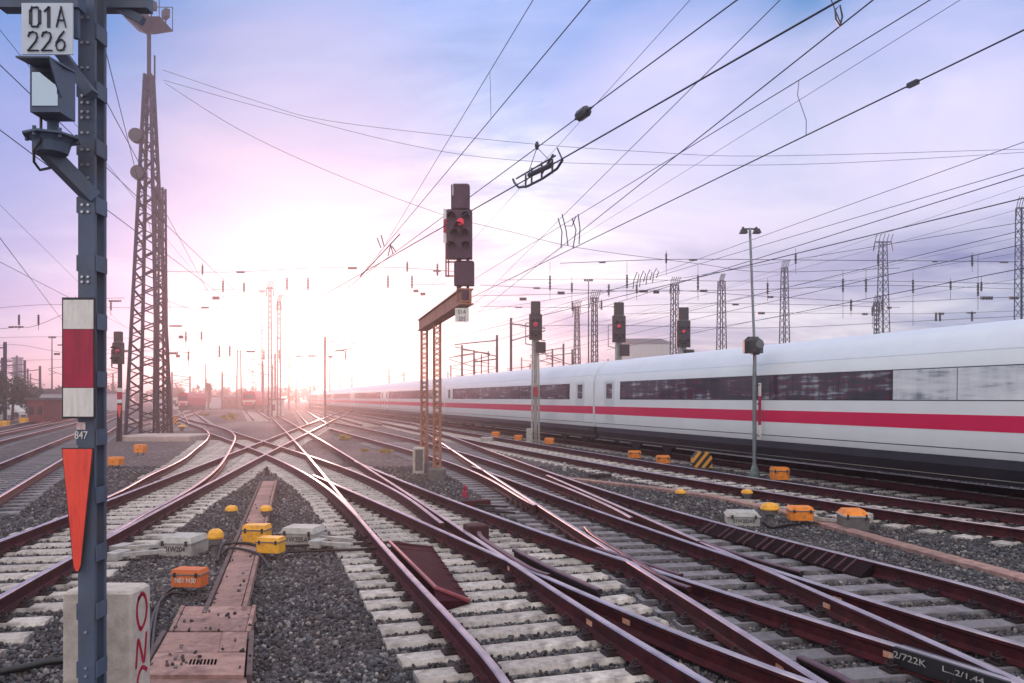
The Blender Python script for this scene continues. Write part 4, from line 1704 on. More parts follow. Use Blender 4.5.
M_sigmaroon = mat('signal_board', (.055, .016, .04), .5, 0, .3, 5)
for (xa, xb, ya, yb, nme) in [(451, 469.5, 183.5, 208.5, 'number_indicator'), (445.5, 472, 209, 258, 'signal_head'), (454, 474, 260.5, 285, 'speed_indicator'), (461, 469, 289, 300, 'direction_indicator')]:
    p0, p1 = cs(xa, yb), cs(xb, ya)
    m = MB()
    c = (p0 + p1) / 2
    m.cbox((c.x, c.y + .1, c.z), (p1.x - p0.x, .26, p1.z - p0.z), 0, .03)
    h = m.build(nme, M_sigmaroon, CS)
    if nme == 'signal_head':
        for (px, py) in [(452, 218), (466, 218), (455, 235), (465, 235), (459, 228), (452, 247), (466, 247)]:
            m = MB()
            cc = cs(px, py)
            r = .085
            pts = [(cc.x + r * math.cos(math.pi * k / 10), cc.z + r * math.sin(math.pi * k / 10)) for k in range(11)]
            for u, w in zip(pts[:-1], pts[1:]):
                m.add([(u[0], cc.y - .03, u[1]), (w[0], cc.y - .03, w[1]), (w[0], cc.y - .26, w[1]), (u[0], cc.y - .26, u[1])], [(0, 1, 2, 3)])
            m.build('lamp_hood', M_black, h)
        m = MB()
        m.lathe([(.075, -.045), (.075, 0)], cs(460.5, 222) + Vector((0, -.03, 0)), 16, 'Y')
        m.build('red_lamp', M_lampred, h)
    if nme == 'number_indicator':
        m = MB()
        p = cs(453, 190)
        m.box(p + Vector((0, -.04, 0)), (.02, .01, .25))
        m.build('reflection_strip', M_white, h)
m = MB()
for px in (446, 448.5):
    m.bar(cs(px, 277), cs(px, 212), .03)
for px, wd_, yb_ in ((458, .10, 300), (467, .06, 303)):
    m.bar(cs(px, yb_) + Vector((0, .32, 0)), cs(px, 200) + Vector((0, .32, 0)), wd_)
for py in (215, 240, 262, 276):
    m.bar(cs(446, py), cs(455, py), .03)
m.build('frame', M_col, CS)
for (ya, yb, mm) in [(209, 219, M_white), (219.5, 233, M_redsign), (233.5, 243, M_white)]:
    m = MB()
    p0, p1 = cs(443.5, yb), cs(446.5, ya)
    m.box(((p0.x + p1.x) / 2, p0.y - .02, (p0.z + p1.z) / 2), (p1.x - p0.x, .02, p1.z - p0.z))
    m.build('mast_plate', mm, CS)
m = MB()
m.box(cs(462, 315) + Vector((0, 0, 0)), (.30, .02, .30))
hb = m.build('number_plate', M_white, CS)
text('01A', .13, cs(462, 312) + Vector((0, -.013, 0)), hb, sx=.8)
text('205', .13, cs(462, 319) + Vector((0, -.013, 0)), hb, sx=.8)
# cabinet at its feet
m = MB()
m.cbox((0, 0, .38), (.32, .5, .76), 0, .02)
cabt = thing('trackside_cabinet', 'small upright cabinet beside the two striped columns of the cantilever signal', 'cabinet', P(419, 473, GZ))
m.build('housing', M_block, cabt)
m = MB()
m.box((.03, -.252, .40), (.22, .008, .62))
m.build('door', M_greydark, cabt)

light_signal('light_signal', 'light signal on a full mast in front of the train, right of centre', 535.5, 302, 441, 37.5, 13)
light_signal('light_signal', 'black light signal rising behind the train between two lattice towers', 618.5, 303, 0, 45, 13.5)
light_signal('light_signal', 'rightmost black light signal rising behind the roof of the train', 683, 308, 0, 47, 13.5)
light_signal('light_signal', 'dark light signal on a pole left of the tall lattice mast', 119.5, 332, 441, 41, 11, extra=False, pole=False)
SGD = 40.5
# box and red plate at the foot of the signal in front of the train
m = MB()
m.cbox((0, 0, .4), (.3, .35, .8), 0, .03)
tag(m.build('signal_cabinet', M_grey, loc=Vector((mx(529.5, 37.3), 37.3, GZ))), 'pale cabinet at the foot of the light signal in front of the train', 'cabinet')
for (px, ya, yb, D, mm, lab) in [(535.5, 387, 396, 37.2, M_redsign, 'small red plate fixed on the mast of the signal in front of the train')]:
    m = MB()
    s = D / F
    m.box((0, 0, 0), (4.5 * s, .03, (yb - ya) * s))
    tag(m.build('mast_plate', mm, loc=Vector((mx(px, D), D, mz((ya + yb) / 2, D)))), lab, 'sign plate')
# red/white plate and leaning red triangle by the left signal
o = thing('marker_board', 'red board with white ends on a leaning post left of the lattice mast', 'marker board', P(119, 441, GZ))
b0 = Vector(o.location)
m = MB()
m.bar(Vector((mx(117.5, 41), 41, GZ)) - b0, Vector((mx(119.5, 40.6), 40.6, mz(385, 41))) - b0, .12)
m.build('post', M_rustdark, o)
for (ya, yb, mm) in [(388, 392, M_white), (392, 399.5, M_redsign), (399.5, 403, M_white)]:
    m = MB()
    m.box(Vector((mx(119.5, 40.4), 40.4, mz((ya + yb) / 2, 40.4))) - b0, (.24, .03, (yb - ya) * 40.4 / F))
    m.build('panel', mm, o)
m = MB()
pts = [Vector((mx(x, 40.4), 0, mz(y, 40.4))) - b0 for x, y in [(117, 405), (121.5, 405), (119.5, 418)]]
m.xzprism([(p.x, p.z) for p in pts], 40.38 - b0.y, 40.42 - b0.y)
m.build('triangle_board', M_orangesign, o)

# tall lamp post in front of the train
lpD = 22.3
lp = Vector((mx(754.5, lpD), lpD, GZ))
LP = thing('lamp_post', 'slender lamp post in front of the train with a black drum halfway up', 'lamp post', lp)


def lpz(py):
    return mz(py, lpD) - GZ


m = MB()
m.tube([(0, 0, 0), (0, 0, lpz(350))], .055, 12)
m.tube([(0, 0, lpz(350)), (-.13, 0, lpz(228))], [.04, .035], 10)
m.build('pole', mat('galvanised', (.20, .23, .25), .45, .5, .2, 6), LP)
m = MB()
m.lathe([(.16, 0), (.15, .12), (.07, .35)], (0, 0, 0), 10)
m.build('foot', mat('foot_green', (.14, .19, .19), .6, .2, .3, 6), LP)
m = MB()
m.cbox((-.05, -.02, lpz(345)), (.52, .42, .46), 0, .12)
m.box((.0, -.05, lpz(353)), (.2, .2, .1))
drum = m.build('drum_lamp', M_black, LP)
m = MB()
m.lathe([(.10, -.02), (.12, .0)], (.08, -.232, lpz(345)), 14, 'Y')
m.build('lens', mat('lens_grey', (.10, .11, .13), .15), drum)
m = MB()
m.bar((-.35, 0, lpz(229)), (.10, 0, lpz(229)), .04)
m.build('cross_arm', M_dark, LP)
for dx in (-.32, .05):
    m = MB()
    m.box((dx, -.05, lpz(231.5)), (.20, .22, .12), top=.6)
    m.bar((dx, 0, lpz(229)), (dx, 0, lpz(227)), .05)
    m.build('lamp_head', M_dark, LP)
for (ya, yb, mm) in [(383, 396, M_white), (396, 425, M_redsign), (425, 438, M_white)]:
    m = MB()
    m.box((.155, .03, lpz((ya + yb) / 2)), (.08, .02, (yb - ya) * lpD / F))
    m.build('mast_plate', mm, LP)
m = MB()
for py in (385, 404, 436):
    m.bar((0, 0, lpz(py)), (.16, .03, lpz(py)), .025)
m.build('bracket', M_dark, LP)


# ------------------------------------------------------------------ lattice towers beyond the train
def tower(label, px, ytop, D, wtop_px, wbase_px, arms=0, name='lattice_tower', lamp=False, grp='lattice towers'):
    s = D / F
    base = Vector((mx(px, D), D, GZ))
    o = thing(name, label, 'lattice tower', base, group=grp)
    h = mz(ytop, D) - GZ
    m = MB()
    bar = max(.06, .72 * s)
    lattice(m, 0, h, wbase_px * s, wtop_px * s, 24, bar * .8, bar * 1.2, rz=.3)
    m.build('tower', M_lattice, o)
    if arms:
        m = MB()
        w = arms * s
        m.bar((-w, 0, h), (w, 0, h), bar * 1.6)
        m.build('cross_arm', M_lattice, o)
        m = MB()
        for k in range(5):
            x = -w + 2 * w * k / 4
            m.tube([(x, 0, h), (x + .1, 0, h + .5), (x + .25, 0, h + .9)], bar * .5, 5)
        for sx in (-1, 1):
            m.bar((sx * w, 0, h), (sx * w * 1.2, 0, h - 1.0), bar * 1.2)
        m.build('horn_insulators', M_insul, o)
    return o


tower('lattice tower with curled horns on top standing far right behind the train', 883, 242, 88, 5, 12.5, 8)
tower('lattice tower cut by the right edge of the photograph', 1021.5, 208, 62, 7, 10.5, 5)
tower('medium lattice tower right of the slender lamp post', 784.5, 268, 96, 4.5, 9.5, 3)
tower('dark lattice tower left of the slender lamp post', 721.5, 281, 100, 5, 9, 2)
tower('lattice tower just left of the rightmost black signal', 674.5, 285, 88, 5, 7.5, 4)
tower('lattice tower immediately left of the signal between the towers', 594.5, 298, 84, 4, 6, 4)
tower('short thin lattice tower above the joint between two train cars', 577, 307, 110, 3, 7, 3)
tower('small stub tower left of the horned tower behind the roof of the train', 876.5, 303, 92, 3, 4, 3)
tower('faint lattice tower left of the train in the pink glow', 239, 350, 150, 3, 5, 0)
tower('slim mast of the pair standing in the sun glare', 270, 288, 95, 2, 3.5, 3)
tower('second slim mast of the pair standing in the sun glare', 279, 302, 95, 2, 3.5, 2)


def pole_lamp(label, px, ytop, D, w=6, grp='floodlight poles'):
    s = D / F
    o = thing('floodlight_pole', label, 'floodlight pole', Vector((mx(px, D), D, GZ)), group=grp)
    h = mz(ytop, D) - GZ
    m = MB()
    m.tube([(0, 0, 0), (0, 0, h)], [.9 * s, .5 * s], 7)
    m.build('pole', M_lattice, o)
    m = MB()
    m.bar((-w * s * .6, 0, h), (w * s * .6, 0, h), .6 * s)
    for k in (-1, -.3, .4, 1):
        m.box((k * w * s * .6, 0, h + .8 * s), (1.7 * s, 1.2 * s, 1.8 * s), rz=k)
    m.build('lamp_cluster', M_dark, o)


pole_lamp('thin floodlight pole with a lamp cluster above the train joint', 588.5, 281, 90, 6)
pole_lamp('floodlight pole standing behind the trees at far left', 52, 338, 120, 5)
pole_lamp('thin floodlight pole left of the cantilever signal in the glow', 262, 292, 130, 4)


# ------------------------------------------------------------------ catenary masts far off
def cat_mast(px, ytop, D, arm, label):
    s = D / F
    o = thing('catenary_mast', label, 'catenary mast', Vector((mx(px, D), D, GZ)), group='catenary masts at the horizon')
    h = mz(ytop, D) - GZ
    m = MB()
    m.bar((0, 0, 0), (0, 0, h), .22, .22)
    m.build('pole', M_lattice, o)
    m = MB()
    w = arm
    m.bar((0, 0, h - .5), (w, 0, h - .9), .10)
    m.bar((0, 0, h - 2.0), (w, 0, h - 1.1), .09)
    m.bar((w * .4, 0, h - 1.6), (w, 0, h - 2.0), .07)
    m.build('bracket_arm', M_lattice, o)


cml = [(5, 342, 75, -3.2), (40, 366, 110, -4), (70, 372, 130, 3.5), (30, 380, 160, 3), (100, 366, 140, 3), (113, 374, 150, -3),
       (172, 372, 130, 3), (190, 376, 150, -3.5), (206, 378, 170, 3), (222, 372, 150, 3), (256, 380, 180, -3), (296, 372, 160, 3), (310, 378, 180, -3), (340, 372, 170, 3),
       (352, 376, 150, -3), (389, 368, 140, 3), (404, 372, 150, -3), (462, 345, 85, 3), (474, 350, 95, -3), (497, 335, 75, -4), (511, 318, 70, 3), ]
rq = random.Random(77)
for k in range(46):
    px = rq.uniform(-4, 330) if k < 30 else rq.uniform(430, 620)
    D = rq.uniform(85, 200)
    hgt = rq.uniform(7.0, 10.5)
    cml.append((px, HY - (hgt - 2.2) / D * F, D, rq.choice([-1, 1]) * rq.uniform(2.5, 4.5)))
for k, (px, yt, D, arm) in enumerate(cml):
    where = ('far left near the dark trees' if px < 80 else 'behind the lattice mast' if px < 130 else 'near the small red locomotive' if px < 215 else
             'around the red railcar in the glare' if px < 320 else 'in the pink glow left of the cantilever signal' if px < 420 else
             'behind the faint part of the train' if px < 520 else 'behind the roof of the train')
    cat_mast(px, yt, D, arm, 'thin catenary mast with bracket arm ' + where)
# signal-bridge frame left of the signal in front of the train
o = thing('gantry_frame', 'low dark frame with three uprights behind the faint part of the train', 'gantry', Vector((mx(486, 70), 70, GZ)))
m = MB()
for dx in (-1.0, -.4, .2, .9):
    m.bar((dx, 0, 0), (dx, 0, mz(352, 70) - GZ + dx * .5), .10)
m.bar((-1.0, 0, mz(362, 70) - GZ), (.9, 0, mz(359, 70) - GZ), .10)
m.build('frame', M_lattice, o)


# ------------------------------------------------------------------ small trackside things
def marker(label, px, py, w_px, top=M_yellow, h=.28):
    p = P(px, py, GZ)
    s = p.y / F
    o = thing('trackside_marker', label, 'trackside marker', p, group='yellow capped trackside markers')
    r = w_px * s / 2
    m = MB()
    m.lathe([(r * .62, 0), (r * .5, .03), (r * .45, h * .4), (r * .78, h * .45), (r * .82, h * .66)], (0, 0, 0), 10)
    m.build('stub', M_greydark, o)
    m = MB()
    m.lathe([(r * .95, h * .66), (r, h * .72), (r * .86, h * .88), (r * .62, h * .97), (r * .4, h)], (0, 0, 0), 14)
    m.build('cap', top, o, smooth=False)
    return o


marker('yellow capped marker left of the pinkish cable duct', 231.5, 521, 13)
marker('yellow capped marker right of the pinkish cable duct', 266, 521, 13)
marker('yellow capped marker on a thin stem beside the grey point machine', 215.5, 556, 16.5, h=.38)
marker('lone yellow marker at the left end of the gravel strip in front of the train', 680.5, 501, 11.5, h=.25)
marker('yellow marker on the gravel strip beneath the slender lamp post', 747, 501, 12, h=.25)
marker('yellow marker between the white point machine and the orange box on the right', 770, 523, 19, h=.36)
marker('small yellow marker far off beside the left turnout near the mast', 182, 431, 8, h=.4)


def box_item(name, label, px, py, w_px, h_px, m_, rz=0.0, legs=True, depth=.30, writing=None, lidm=None, cat='junction box', group='orange junction boxes', top=.9, wm=None):
    p = P(px, py, GZ)
    s = p.y / F
    o = thing(name, label, cat, p, rz, group)
    w, h = w_px * s, h_px * s
    lg = .10 if legs else .0
    m = MB()
    m.cbox((0, 0, lg + h * .36), (w, depth, h * .72), 0, .012)
    m.build('housing', m_, o)
    m = MB()
    m.box((0, 0, lg + h * .72 + h * .14), (w * 1.03, depth * 1.04, h * .28), top=top)
    m.build('lid', lidm or m_, o)
    if w_px > 12:
        m = MB()
        m.cbox((0, 0, lg + h * .72), (w * 1.07, depth * 1.08, h * .07), 0, .004)
        m.build('rim', M_greydark if lidm is None and m_ is not M_grey else M_grey, o)
        for sx in (-1, 1):
            m = MB()
            m.box((sx * w * .36, -depth * .535, lg + h * .70), (w * .07, .02, h * .26))
            m.build('latch', M_dark, o)
    if legs:
        for sx in (-1, 1):
            m = MB()
            m.tube([(sx * w * .3, 0, -.04), (sx * w * .3, 0, lg + .02)], .025, 8)
            m.build('leg', M_greydark, o)
    if writing:
        text(writing, h * .40, (0, -depth / 2 - .006, lg + h * .38), o, sx=.85, m=wm or M_text)
    return o


G_OB = 'orange junction boxes'
box_item('junction_box', 'worn orange box with white lettering and a black cable, nearest to the camera', 190, 594, 31, 17, M_orangeworn, -.12, depth=.2, writing='N01 N30', wm=M_white)
box_item('junction_box', 'front one of the two overlapping yellow boxes right of the cable duct', 271, 559, 24, 15, M_yellow, -.15, depth=.22)
box_item('junction_box', 'rear one of the two overlapping yellow boxes right of the cable duct', 257, 549, 24, 18, M_yellow, -.1, depth=.24)
box_item('junction_box', 'bright orange box with a dark hose on the gravel strip, in front of the train', 800, 525, 22, 13, M_orange, -.1, depth=.34)
box_item('junction_box', 'orange box at the foot of the slender lamp post', 779.5, 483, 16, 12, M_orange, -.1, depth=.4)
box_item('junction_box', 'right one of two orange boxes on the ballast left of the striped marker', 663, 466, 13, 7.5, M_orange, -.1, depth=.4)
box_item('junction_box', 'left one of two orange boxes on the ballast left of the striped marker', 634.5, 460.5, 12.5, 7, M_orange, -.1, depth=.4)
box_item('junction_box', 'pale orange box just right of the signal in front of the train', 549.5, 446, 9.5, 6, M_orange, -.1, depth=.4)
box_item('junction_box', 'pale orange box just left of the signal in front of the train', 518.5, 442, 8, 5, M_orange, -.1, depth=.4)
box_item('junction_box', 'farthest orange box in the row in front of the train', 496, 438.5, 8, 5, M_orange, -.1, depth=.4)
box_item('junction_box', 'orange box on small legs near the foundation of the tall lattice mast', 140.5, 455, 10, 8, M_orange, -.1, depth=.3)
box_item('junction_box', 'orange box low behind the grey mast on the left', 116, 468, 12, 8, M_orange, -.1, depth=.3)

G_PM = 'point machines'
box_item('point_machine', 'grey point machine lettered 01W204 beside the left turnout', 184, 553, 34, 18, M_grey, -.12, legs=False, depth=.5, writing='01W204', cat='point machine', group=G_PM, top=.86)
box_item('point_machine', 'pale point machine lettered 01W205AB between duct and central turnout', 303, 544, 35, 18, M_grey, -.15, legs=False, depth=.45, writing='01W205AB', cat='point machine', group=G_PM, top=.86)
box_item('point_machine', 'white point machine on the gravel strip right of the braced rail', 742, 524, 31, 13, M_grey, -.15, legs=False, depth=.5, writing='01W203AB', cat='point machine', group=G_PM, top=.84)
box_item('point_machine', 'grey point machine with an orange lid at the right on the gravel strip', 853, 529, 24, 20, M_greydark, -.15, legs=False, depth=.5, cat='point machine', group=G_PM, top=.7, lidm=M_orange)
box_item('point_machine', 'small pale point machine among the far rails left of the signal mast', 487, 442, 12, 5, M_grey, -.1, legs=False, depth=.5, cat='point machine', group=G_PM)
# rods between point machines and rails
for lab, segs in [('steel drive rods joining the grey point machine to the left turnout', [((122, 548), (165, 545)), ((118, 555), (166, 551))]),
                  ('steel drive rods joining the pale point machine to the central turnout', [((318, 543), (352, 545)), ((318, 537), (352, 540))]),
                  ('steel drive rods beside the grey point machine with the orange lid', [((812, 518), (842, 521)), ((866, 516), (892, 510))])]:
    m = MB()
    b0 = P(*segs[0][0], -.12)
    for a, bb in segs:
        m.bar(P(*a, -.12) - b0, P(*bb, -.12) - b0, .07, .05)
        m.box(P(*a, -.13) - b0, (.18, .3, .10), -.2)
    tag(m.build('drive_rod', M_grey, loc=b0), lab, 'drive rod')

# black hoses
for lab, pts, r in [
        ('black hose looping from the worn orange box to the concrete block', [(186, 594), (172, 593), (160, 602), (152, 620), (147, 650), (143, 684)], .017),
        ('second black hose beside the loop behind the worn orange box', [(195, 594), (176, 588), (163, 596), (156, 616), (152, 650), (150, 684)], .015),
        ('black hose crossing over the cable duct to the yellow boxes', [(217, 562), (221, 551), (232, 548), (252, 549), (266, 553)], .022),
        ('lower black hose crossing over the cable duct', [(220, 556), (230, 553), (250, 556), (262, 562), (270, 570)], .018),
        ('dark hose from the bright orange box to the white point machine', [(795, 524), (784, 525), (772, 527), (764, 522)], .03),
        ('black cable lying on the gravel at the lower left edge', [(0, 672), (25, 667), (48, 662), (66, 660)], .03)]:
    z = GZ + .05
    ps = [P(x, y, z) for x, y in pts]
    if 'crossing' in lab:
        ps = [Vector((p.x, p.y, -.10 if 0 < i < len(ps) - 1 else -.16)) for i, p in enumerate(ps)]
    # smooth
    sm = []
    for i in range(len(ps) - 1):
        p0, p1, p2, p3 = ps[max(0, i - 1)], ps[i], ps[i + 1], ps[min(len(ps) - 1, i + 2)]
        for k in range(6):
            t = k / 6
            sm.append(.5 * ((2 * p1) + (p2 - p0) * t + (2 * p0 - 5 * p1 + 4 * p2 - p3) * t * t + (3 * p1 - p0 - 3 * p2 + p3) * t ** 3))
    sm.append(ps[-1])
    m = MB()
    b0 = sm[0]
    m.tube([p - b0 for p in sm], r, 8)
    tag(m.build('hose', M_hose, loc=b0, smooth=True), lab, 'hose')

# black/yellow striped markers
M_hazstripe = bpy.data.materials.new('hazard_stripes')
M_hazstripe.use_nodes = True
M_hazstripe.node_tree.nodes.clear()
q = NG(M_hazstripe.node_tree)
b = q.n('ShaderNodeBsdfPrincipled')
q.link(b.outputs[0], q.n('ShaderNodeOutputMaterial').inputs[0])
sp = q.n('ShaderNodeSeparateXYZ')
q.link(q.n('ShaderNodeTexCoord').outputs['Object'], sp.inputs[0])
st = q.math('FRACT', q.math('MULTIPLY', q.math('SUBTRACT', sp.outputs['X'], q.math('MULTIPLY', sp.outputs['Z'], .8)), 4.2))
q.link(q.mix(q.math('GREATER_THAN', st, .5), (.02, .018, .02), (.80, .36, .06)), b.inputs['Base Color'])
b.inputs['Roughness'].default_value = .5
for (px, py, w, h, lab) in [(701.5, 470, 19, 18, 'black and orange striped marker with cut corners in front of the train'),
                            (174, 425, 8, 8, 'small black and yellow striped marker right of the tall lattice mast')]:
    p = P(px, py, GZ)
    s = p.y / F
    o = thing('striped_marker', lab, 'striped marker', p)
    hw, hh = w * s / 2, h * s
    m = MB()
    m.xzprism([(-hw, .1 + hh * .2), (-hw * .75, .08), (hw, .08), (hw, hh * .7), (hw * .7, hh), (-hw * .55, hh), (-hw, hh * .7)], -.16, .16)
    m.build('board', M_hazstripe, o)
    m = MB()
    m.box((0, .0, .03), (hw * 1.2, .3, .12))
    m.build('foot', M_greydark, o)

# tiny things between the rails
for (px, py, lab) in [(267, 476, 'tiny dark post on the ballast at the tip of the cable duct'), (465, 497, 'tiny red topped peg on the ballast below the cantilever signal'), (564.5, 471, 'tiny pale peg at the tip of the gravel strip')]:
    p = P(px, py, GZ)
    m = MB()
    m.lathe([(.07, 0), (.06, .12), (.035, .14), (.04, .24), (.02, .27)], (0, 0, 0), 9)
    tag(m.build('marker_peg', M_redsign if 'red' in lab else (M_grey if 'pale' in lab else M_rustdark), loc=p), lab, 'peg')
m = MB()
m.box((0, 0, 0), (.62, .16, .10), .1)
tag(m.build('steel_offcut', M_rustdark, loc=P(600, 478, GZ) + Vector((0, 0, .06))), 'short rusty steel offcut lying on the gravel strip', 'steel offcut')


# ------------------------------------------------------------------ vegetation, buildings, vehicles far away
def crown(mb, c, rx, ry, rz_, n, leaf, seed, clumps=9):
    rnd = random.Random(seed)
    cl = []
    for k in range(clumps):
        u = rnd.uniform(0, 2 * math.pi)
        v = rnd.uniform(-.9, 1)
        w = math.sqrt(1 - v * v)
        rr = rnd.uniform(.35, .85)
        cl.append((Vector((c[0] + rx * rr * w * math.cos(u), c[1] + ry * rr * w * math.sin(u), c[2] + rz_ * rr * v)), rnd.uniform(.28, .5)))
    for _ in range(n):
        cc, k = rnd.choice(cl)
        d = Vector((rnd.gauss(0, 1), rnd.gauss(0, 1), rnd.gauss(0, 1))).normalized() * (rnd.random() ** .4) * k
        p = cc + Vector((d.x * rx, d.y * ry, d.z * rz_))
        a = Vector((rnd.gauss(0, 1), rnd.gauss(0, 1), rnd.gauss(0, 1))).normalized()
        bb = a.orthogonal().normalized()
        s = leaf * rnd.uniform(.6, 1.4)
        a, bb = a * s, bb * s
        mb.poly([p - a, p + bb * .7, p + a, p - bb * .7])


def tree(label, px, ytop, D, w_px, m_=M_leaf, seed=1, n=900, name='tree'):
    s = D / F
    base = Vector((mx(px, D), D, GZ))
    h = mz(ytop, D) - GZ
    w = w_px * s
    o = thing(name, label, 'tree', base, group='far trees')
    m = MB()
    m.tube([(0, 0, 0), (.1, 0, h * .35), (-.1, 0, h * .7)], [h * .03, h * .022, h * .008], 7)
    for k in range(5):
        a = k * 1.3
        m.tube([(0, 0, h * (.3 + .07 * k)), (w * .25 * math.cos(a), w * .25 * math.sin(a), h * (.5 + .07 * k))], [h * .012, h * .004], 5)
    m.build('trunk', M_bark, o)
    m = MB()
    crown(m, (0, 0, h * .60), w * .5, w * .5, h * .42, n, h * .035, seed)
    m.build('crown', m_, o)


tr = [(12, 372, 75, 34, 'dark bushy tree at the left edge beside the brick hut'), (-8, 366, 70, 30, 'tall dark tree cut by the left edge of the photograph'), (33, 385, 85, 22, 'round dark tree behind the white gabled house'),
      (66, 382, 120, 26, 'dark tree right of the brick hut by the white warehouse'), (84, 380, 140, 30, 'dark tree seen behind the grey mast')]
for k, (px, yt, D, w, lab) in enumerate(tr):
    tree(lab, px, yt, D, w, M_leaf, 20 + k)
tree('slim reddish poplar between the red locomotive and the railcar', 208, 378, 150, 7, M_leaf2, 40)
for k, (px, yt, w) in enumerate([(166, 384, 18), (178, 383, 20), (196, 386, 14), (240, 387, 22), (224, 388, 16), (288, 386, 30), (112, 384, 22)]):
    tree('low reddish brown tree on the horizon ' + ['behind the tall lattice mast', 'behind the red locomotive', 'right of the red locomotive', 'left of the red railcar', 'left of the far lattice tower', 'in the glare right of the railcar', 'between grey mast and lattice mast'][k],
         px, yt, 190, w, M_leaf2 if k else M_leaf, 60 + k, 600)
# far wood on the horizon
fw = MB()
rnd = random.Random(5)
for k in range(150):
    x = -230 + k * 2.6 + rnd.uniform(-1, 1)
    yy = 270 + rnd.uniform(-8, 25)
    hh = rnd.uniform(3.5, 7.5)
    crown(fw, (x, yy, hh * .5), 3.2, 2.5, hh * .5, 60, .7, 300 + k, 5)
tag(fw.build('far_wood', M_leaf), kind='stuff')


def bush(label, px, py, w_px, h_px, seed):
    p = P(px, py, GZ)
    s = p.y / F
    m = MB()
    crown(m, (0, 0, h_px * s * .45), w_px * s / 2, w_px * s / 3, h_px * s * .5, 500, w_px * s * .05, seed, 7)
    tag(m.build('bush', M_bush, loc=p), label, 'bush', 'yellow bushes between far tracks')


bush('round yellow bush in front of the red railcar', 229, 420, 17, 8, 1)
bush('flat yellow bush left of the round one', 204, 416, 13, 4, 2)
bush('yellow weeds in the glare behind the central turnout', 346, 440, 20, 6, 3)
bush('small yellow weeds left of the cantilever signal', 363, 452, 11, 4, 4)
bush('small yellow weeds close to the foot of the cantilever signal', 386, 453, 15, 5, 5)


def house(label, px0, px1, ytop, yeave, D, wallm, roofm, depth=8, win=3, name='house', cat='house'):
    s = D / F
    x0, x1 = mx(px0, D), mx(px1, D)
    base = Vector(((x0 + x1) / 2, D, GZ))
    o = thing(name, label, cat, base)
    w = x1 - x0
    he = mz(yeave, D) - GZ
    ht = mz(ytop, D) - GZ
    m = MB()
    m.box((0, depth / 2, he / 2), (w, depth, he))
    wl = m.build('wall', wallm, o)
    m = MB()
    if ht - he > .3:
        m.add([(-w / 2 - .2, -.2, he), (w / 2 + .2, -.2, he), (w / 2 + .2, depth + .2, he), (-w / 2 - .2, depth + .2, he), (-w / 2 - .2, depth / 2, ht), (w / 2 + .2, depth / 2, ht)],
              [(0, 1, 5, 4), (2, 3, 4, 5), (0, 4, 3), (1, 2, 5), (3, 2, 1, 0)])
    else:
        m.box((0, depth / 2, he + .1), (w + .3, depth + .3, .2))
    m.build('roof', roofm, o)
    for k in range(win):
        m = MB()
        x = -w / 2 + w * (k + .5) / win
        m.box((x, -.02, he * .55), (min(1.2, w / win * .5), .05, min(1.4, he * .35)))
        m.build('window', M_winglass, o)


house('white gabled house between dark trees at far left', 18, 32, 388, 393, 95, M_plaster, M_roofgrey, 7, 2)
house('small red brick hut beside the left tracks', 27, 44, 397, 400, 70, M_brick, M_roofgrey, 4, 2, 'hut', 'hut')
house('long white warehouse behind the grey mast', 46, 84, 389, 393, 130, M_plaster, M_roofgrey, 14, 5, 'warehouse', 'warehouse')
house('long white hall behind the small red locomotive', 152, 205, 396.5, 397, 160, M_plaster, M_roofgrey, 14, 6, 'hall', 'hall')
house('low red brick shed left of the red railcar', 205, 240, 395, 397, 170, M_brick, M_roofgrey, 10, 5, 'shed', 'shed')
house('big white hall with ribbed front behind the roof of the train', 632, 671, 334, 343, 130, M_plaster, M_roofgrey, 20, 8, 'hall', 'hall')
house('small white cabin in the glare right of the red railcar', 270, 277, 398, 400, 95, M_plaster, M_roofgrey, 3, 1, 'cabin', 'cabin')
# ribs on the hall front + blue tower
m = MB()
m.box((0, 0, 6), (1.6, 1.6, 12))
m.box((0, 0, 12.2), (1.9, 1.9, .4))
tag(m.build('chimney', mat('chimney_blue', (.12, .20, .30), .6), loc=Vector((mx(17.5, 200), 200, GZ))), 'blue grey chimney rising behind the dark tree at left', 'chimney')


def car(label, px, py, D, m_, rz):
    p = Vector((mx(px, D), D, GZ))
    o = thing('parked_car', label, 'car', p, rz, 'cars parked at far left')
    m = MB()
    m.cbox((0, 0, .55), (4.2, 1.7, .55), 0, .15)
    m.add([(-1.5, -.78, .82), (1.4, -.78, .82), (1.4, .78, .82), (-1.5, .78, .82), (-1.0, -.66, 1.42), (.7, -.66, 1.42), (.7, .66, 1.42), (-1.0, .66, 1.42)],
          [(4, 5, 6, 7), (0, 1, 5, 4), (1, 2, 6, 5), (2, 3, 7, 6), (3, 0, 4, 7)])
    m.build('body', m_, o)
    m = MB()
    m.box((-.2, -.76, 1.1), (1.7, .06, .34), top=.8)
    m.build('window', M_winglass, o)
    for x in (-1.3, 1.3):
        for y in (-.8, .8):
            m = MB()
            m.lathe([(.31, -.09), (.31, .09)], (x, y, .31), 14, 'Y')
            m.build('wheel', M_hose, o)


car('white car parked in front of the dark tree at far left', 8, 406, 92, M_plaster, .1)
car('silver car parked right of the brick hut', 48, 405, 100, mat('car_silver', (.5, .5, .54), .3, .5), .1)

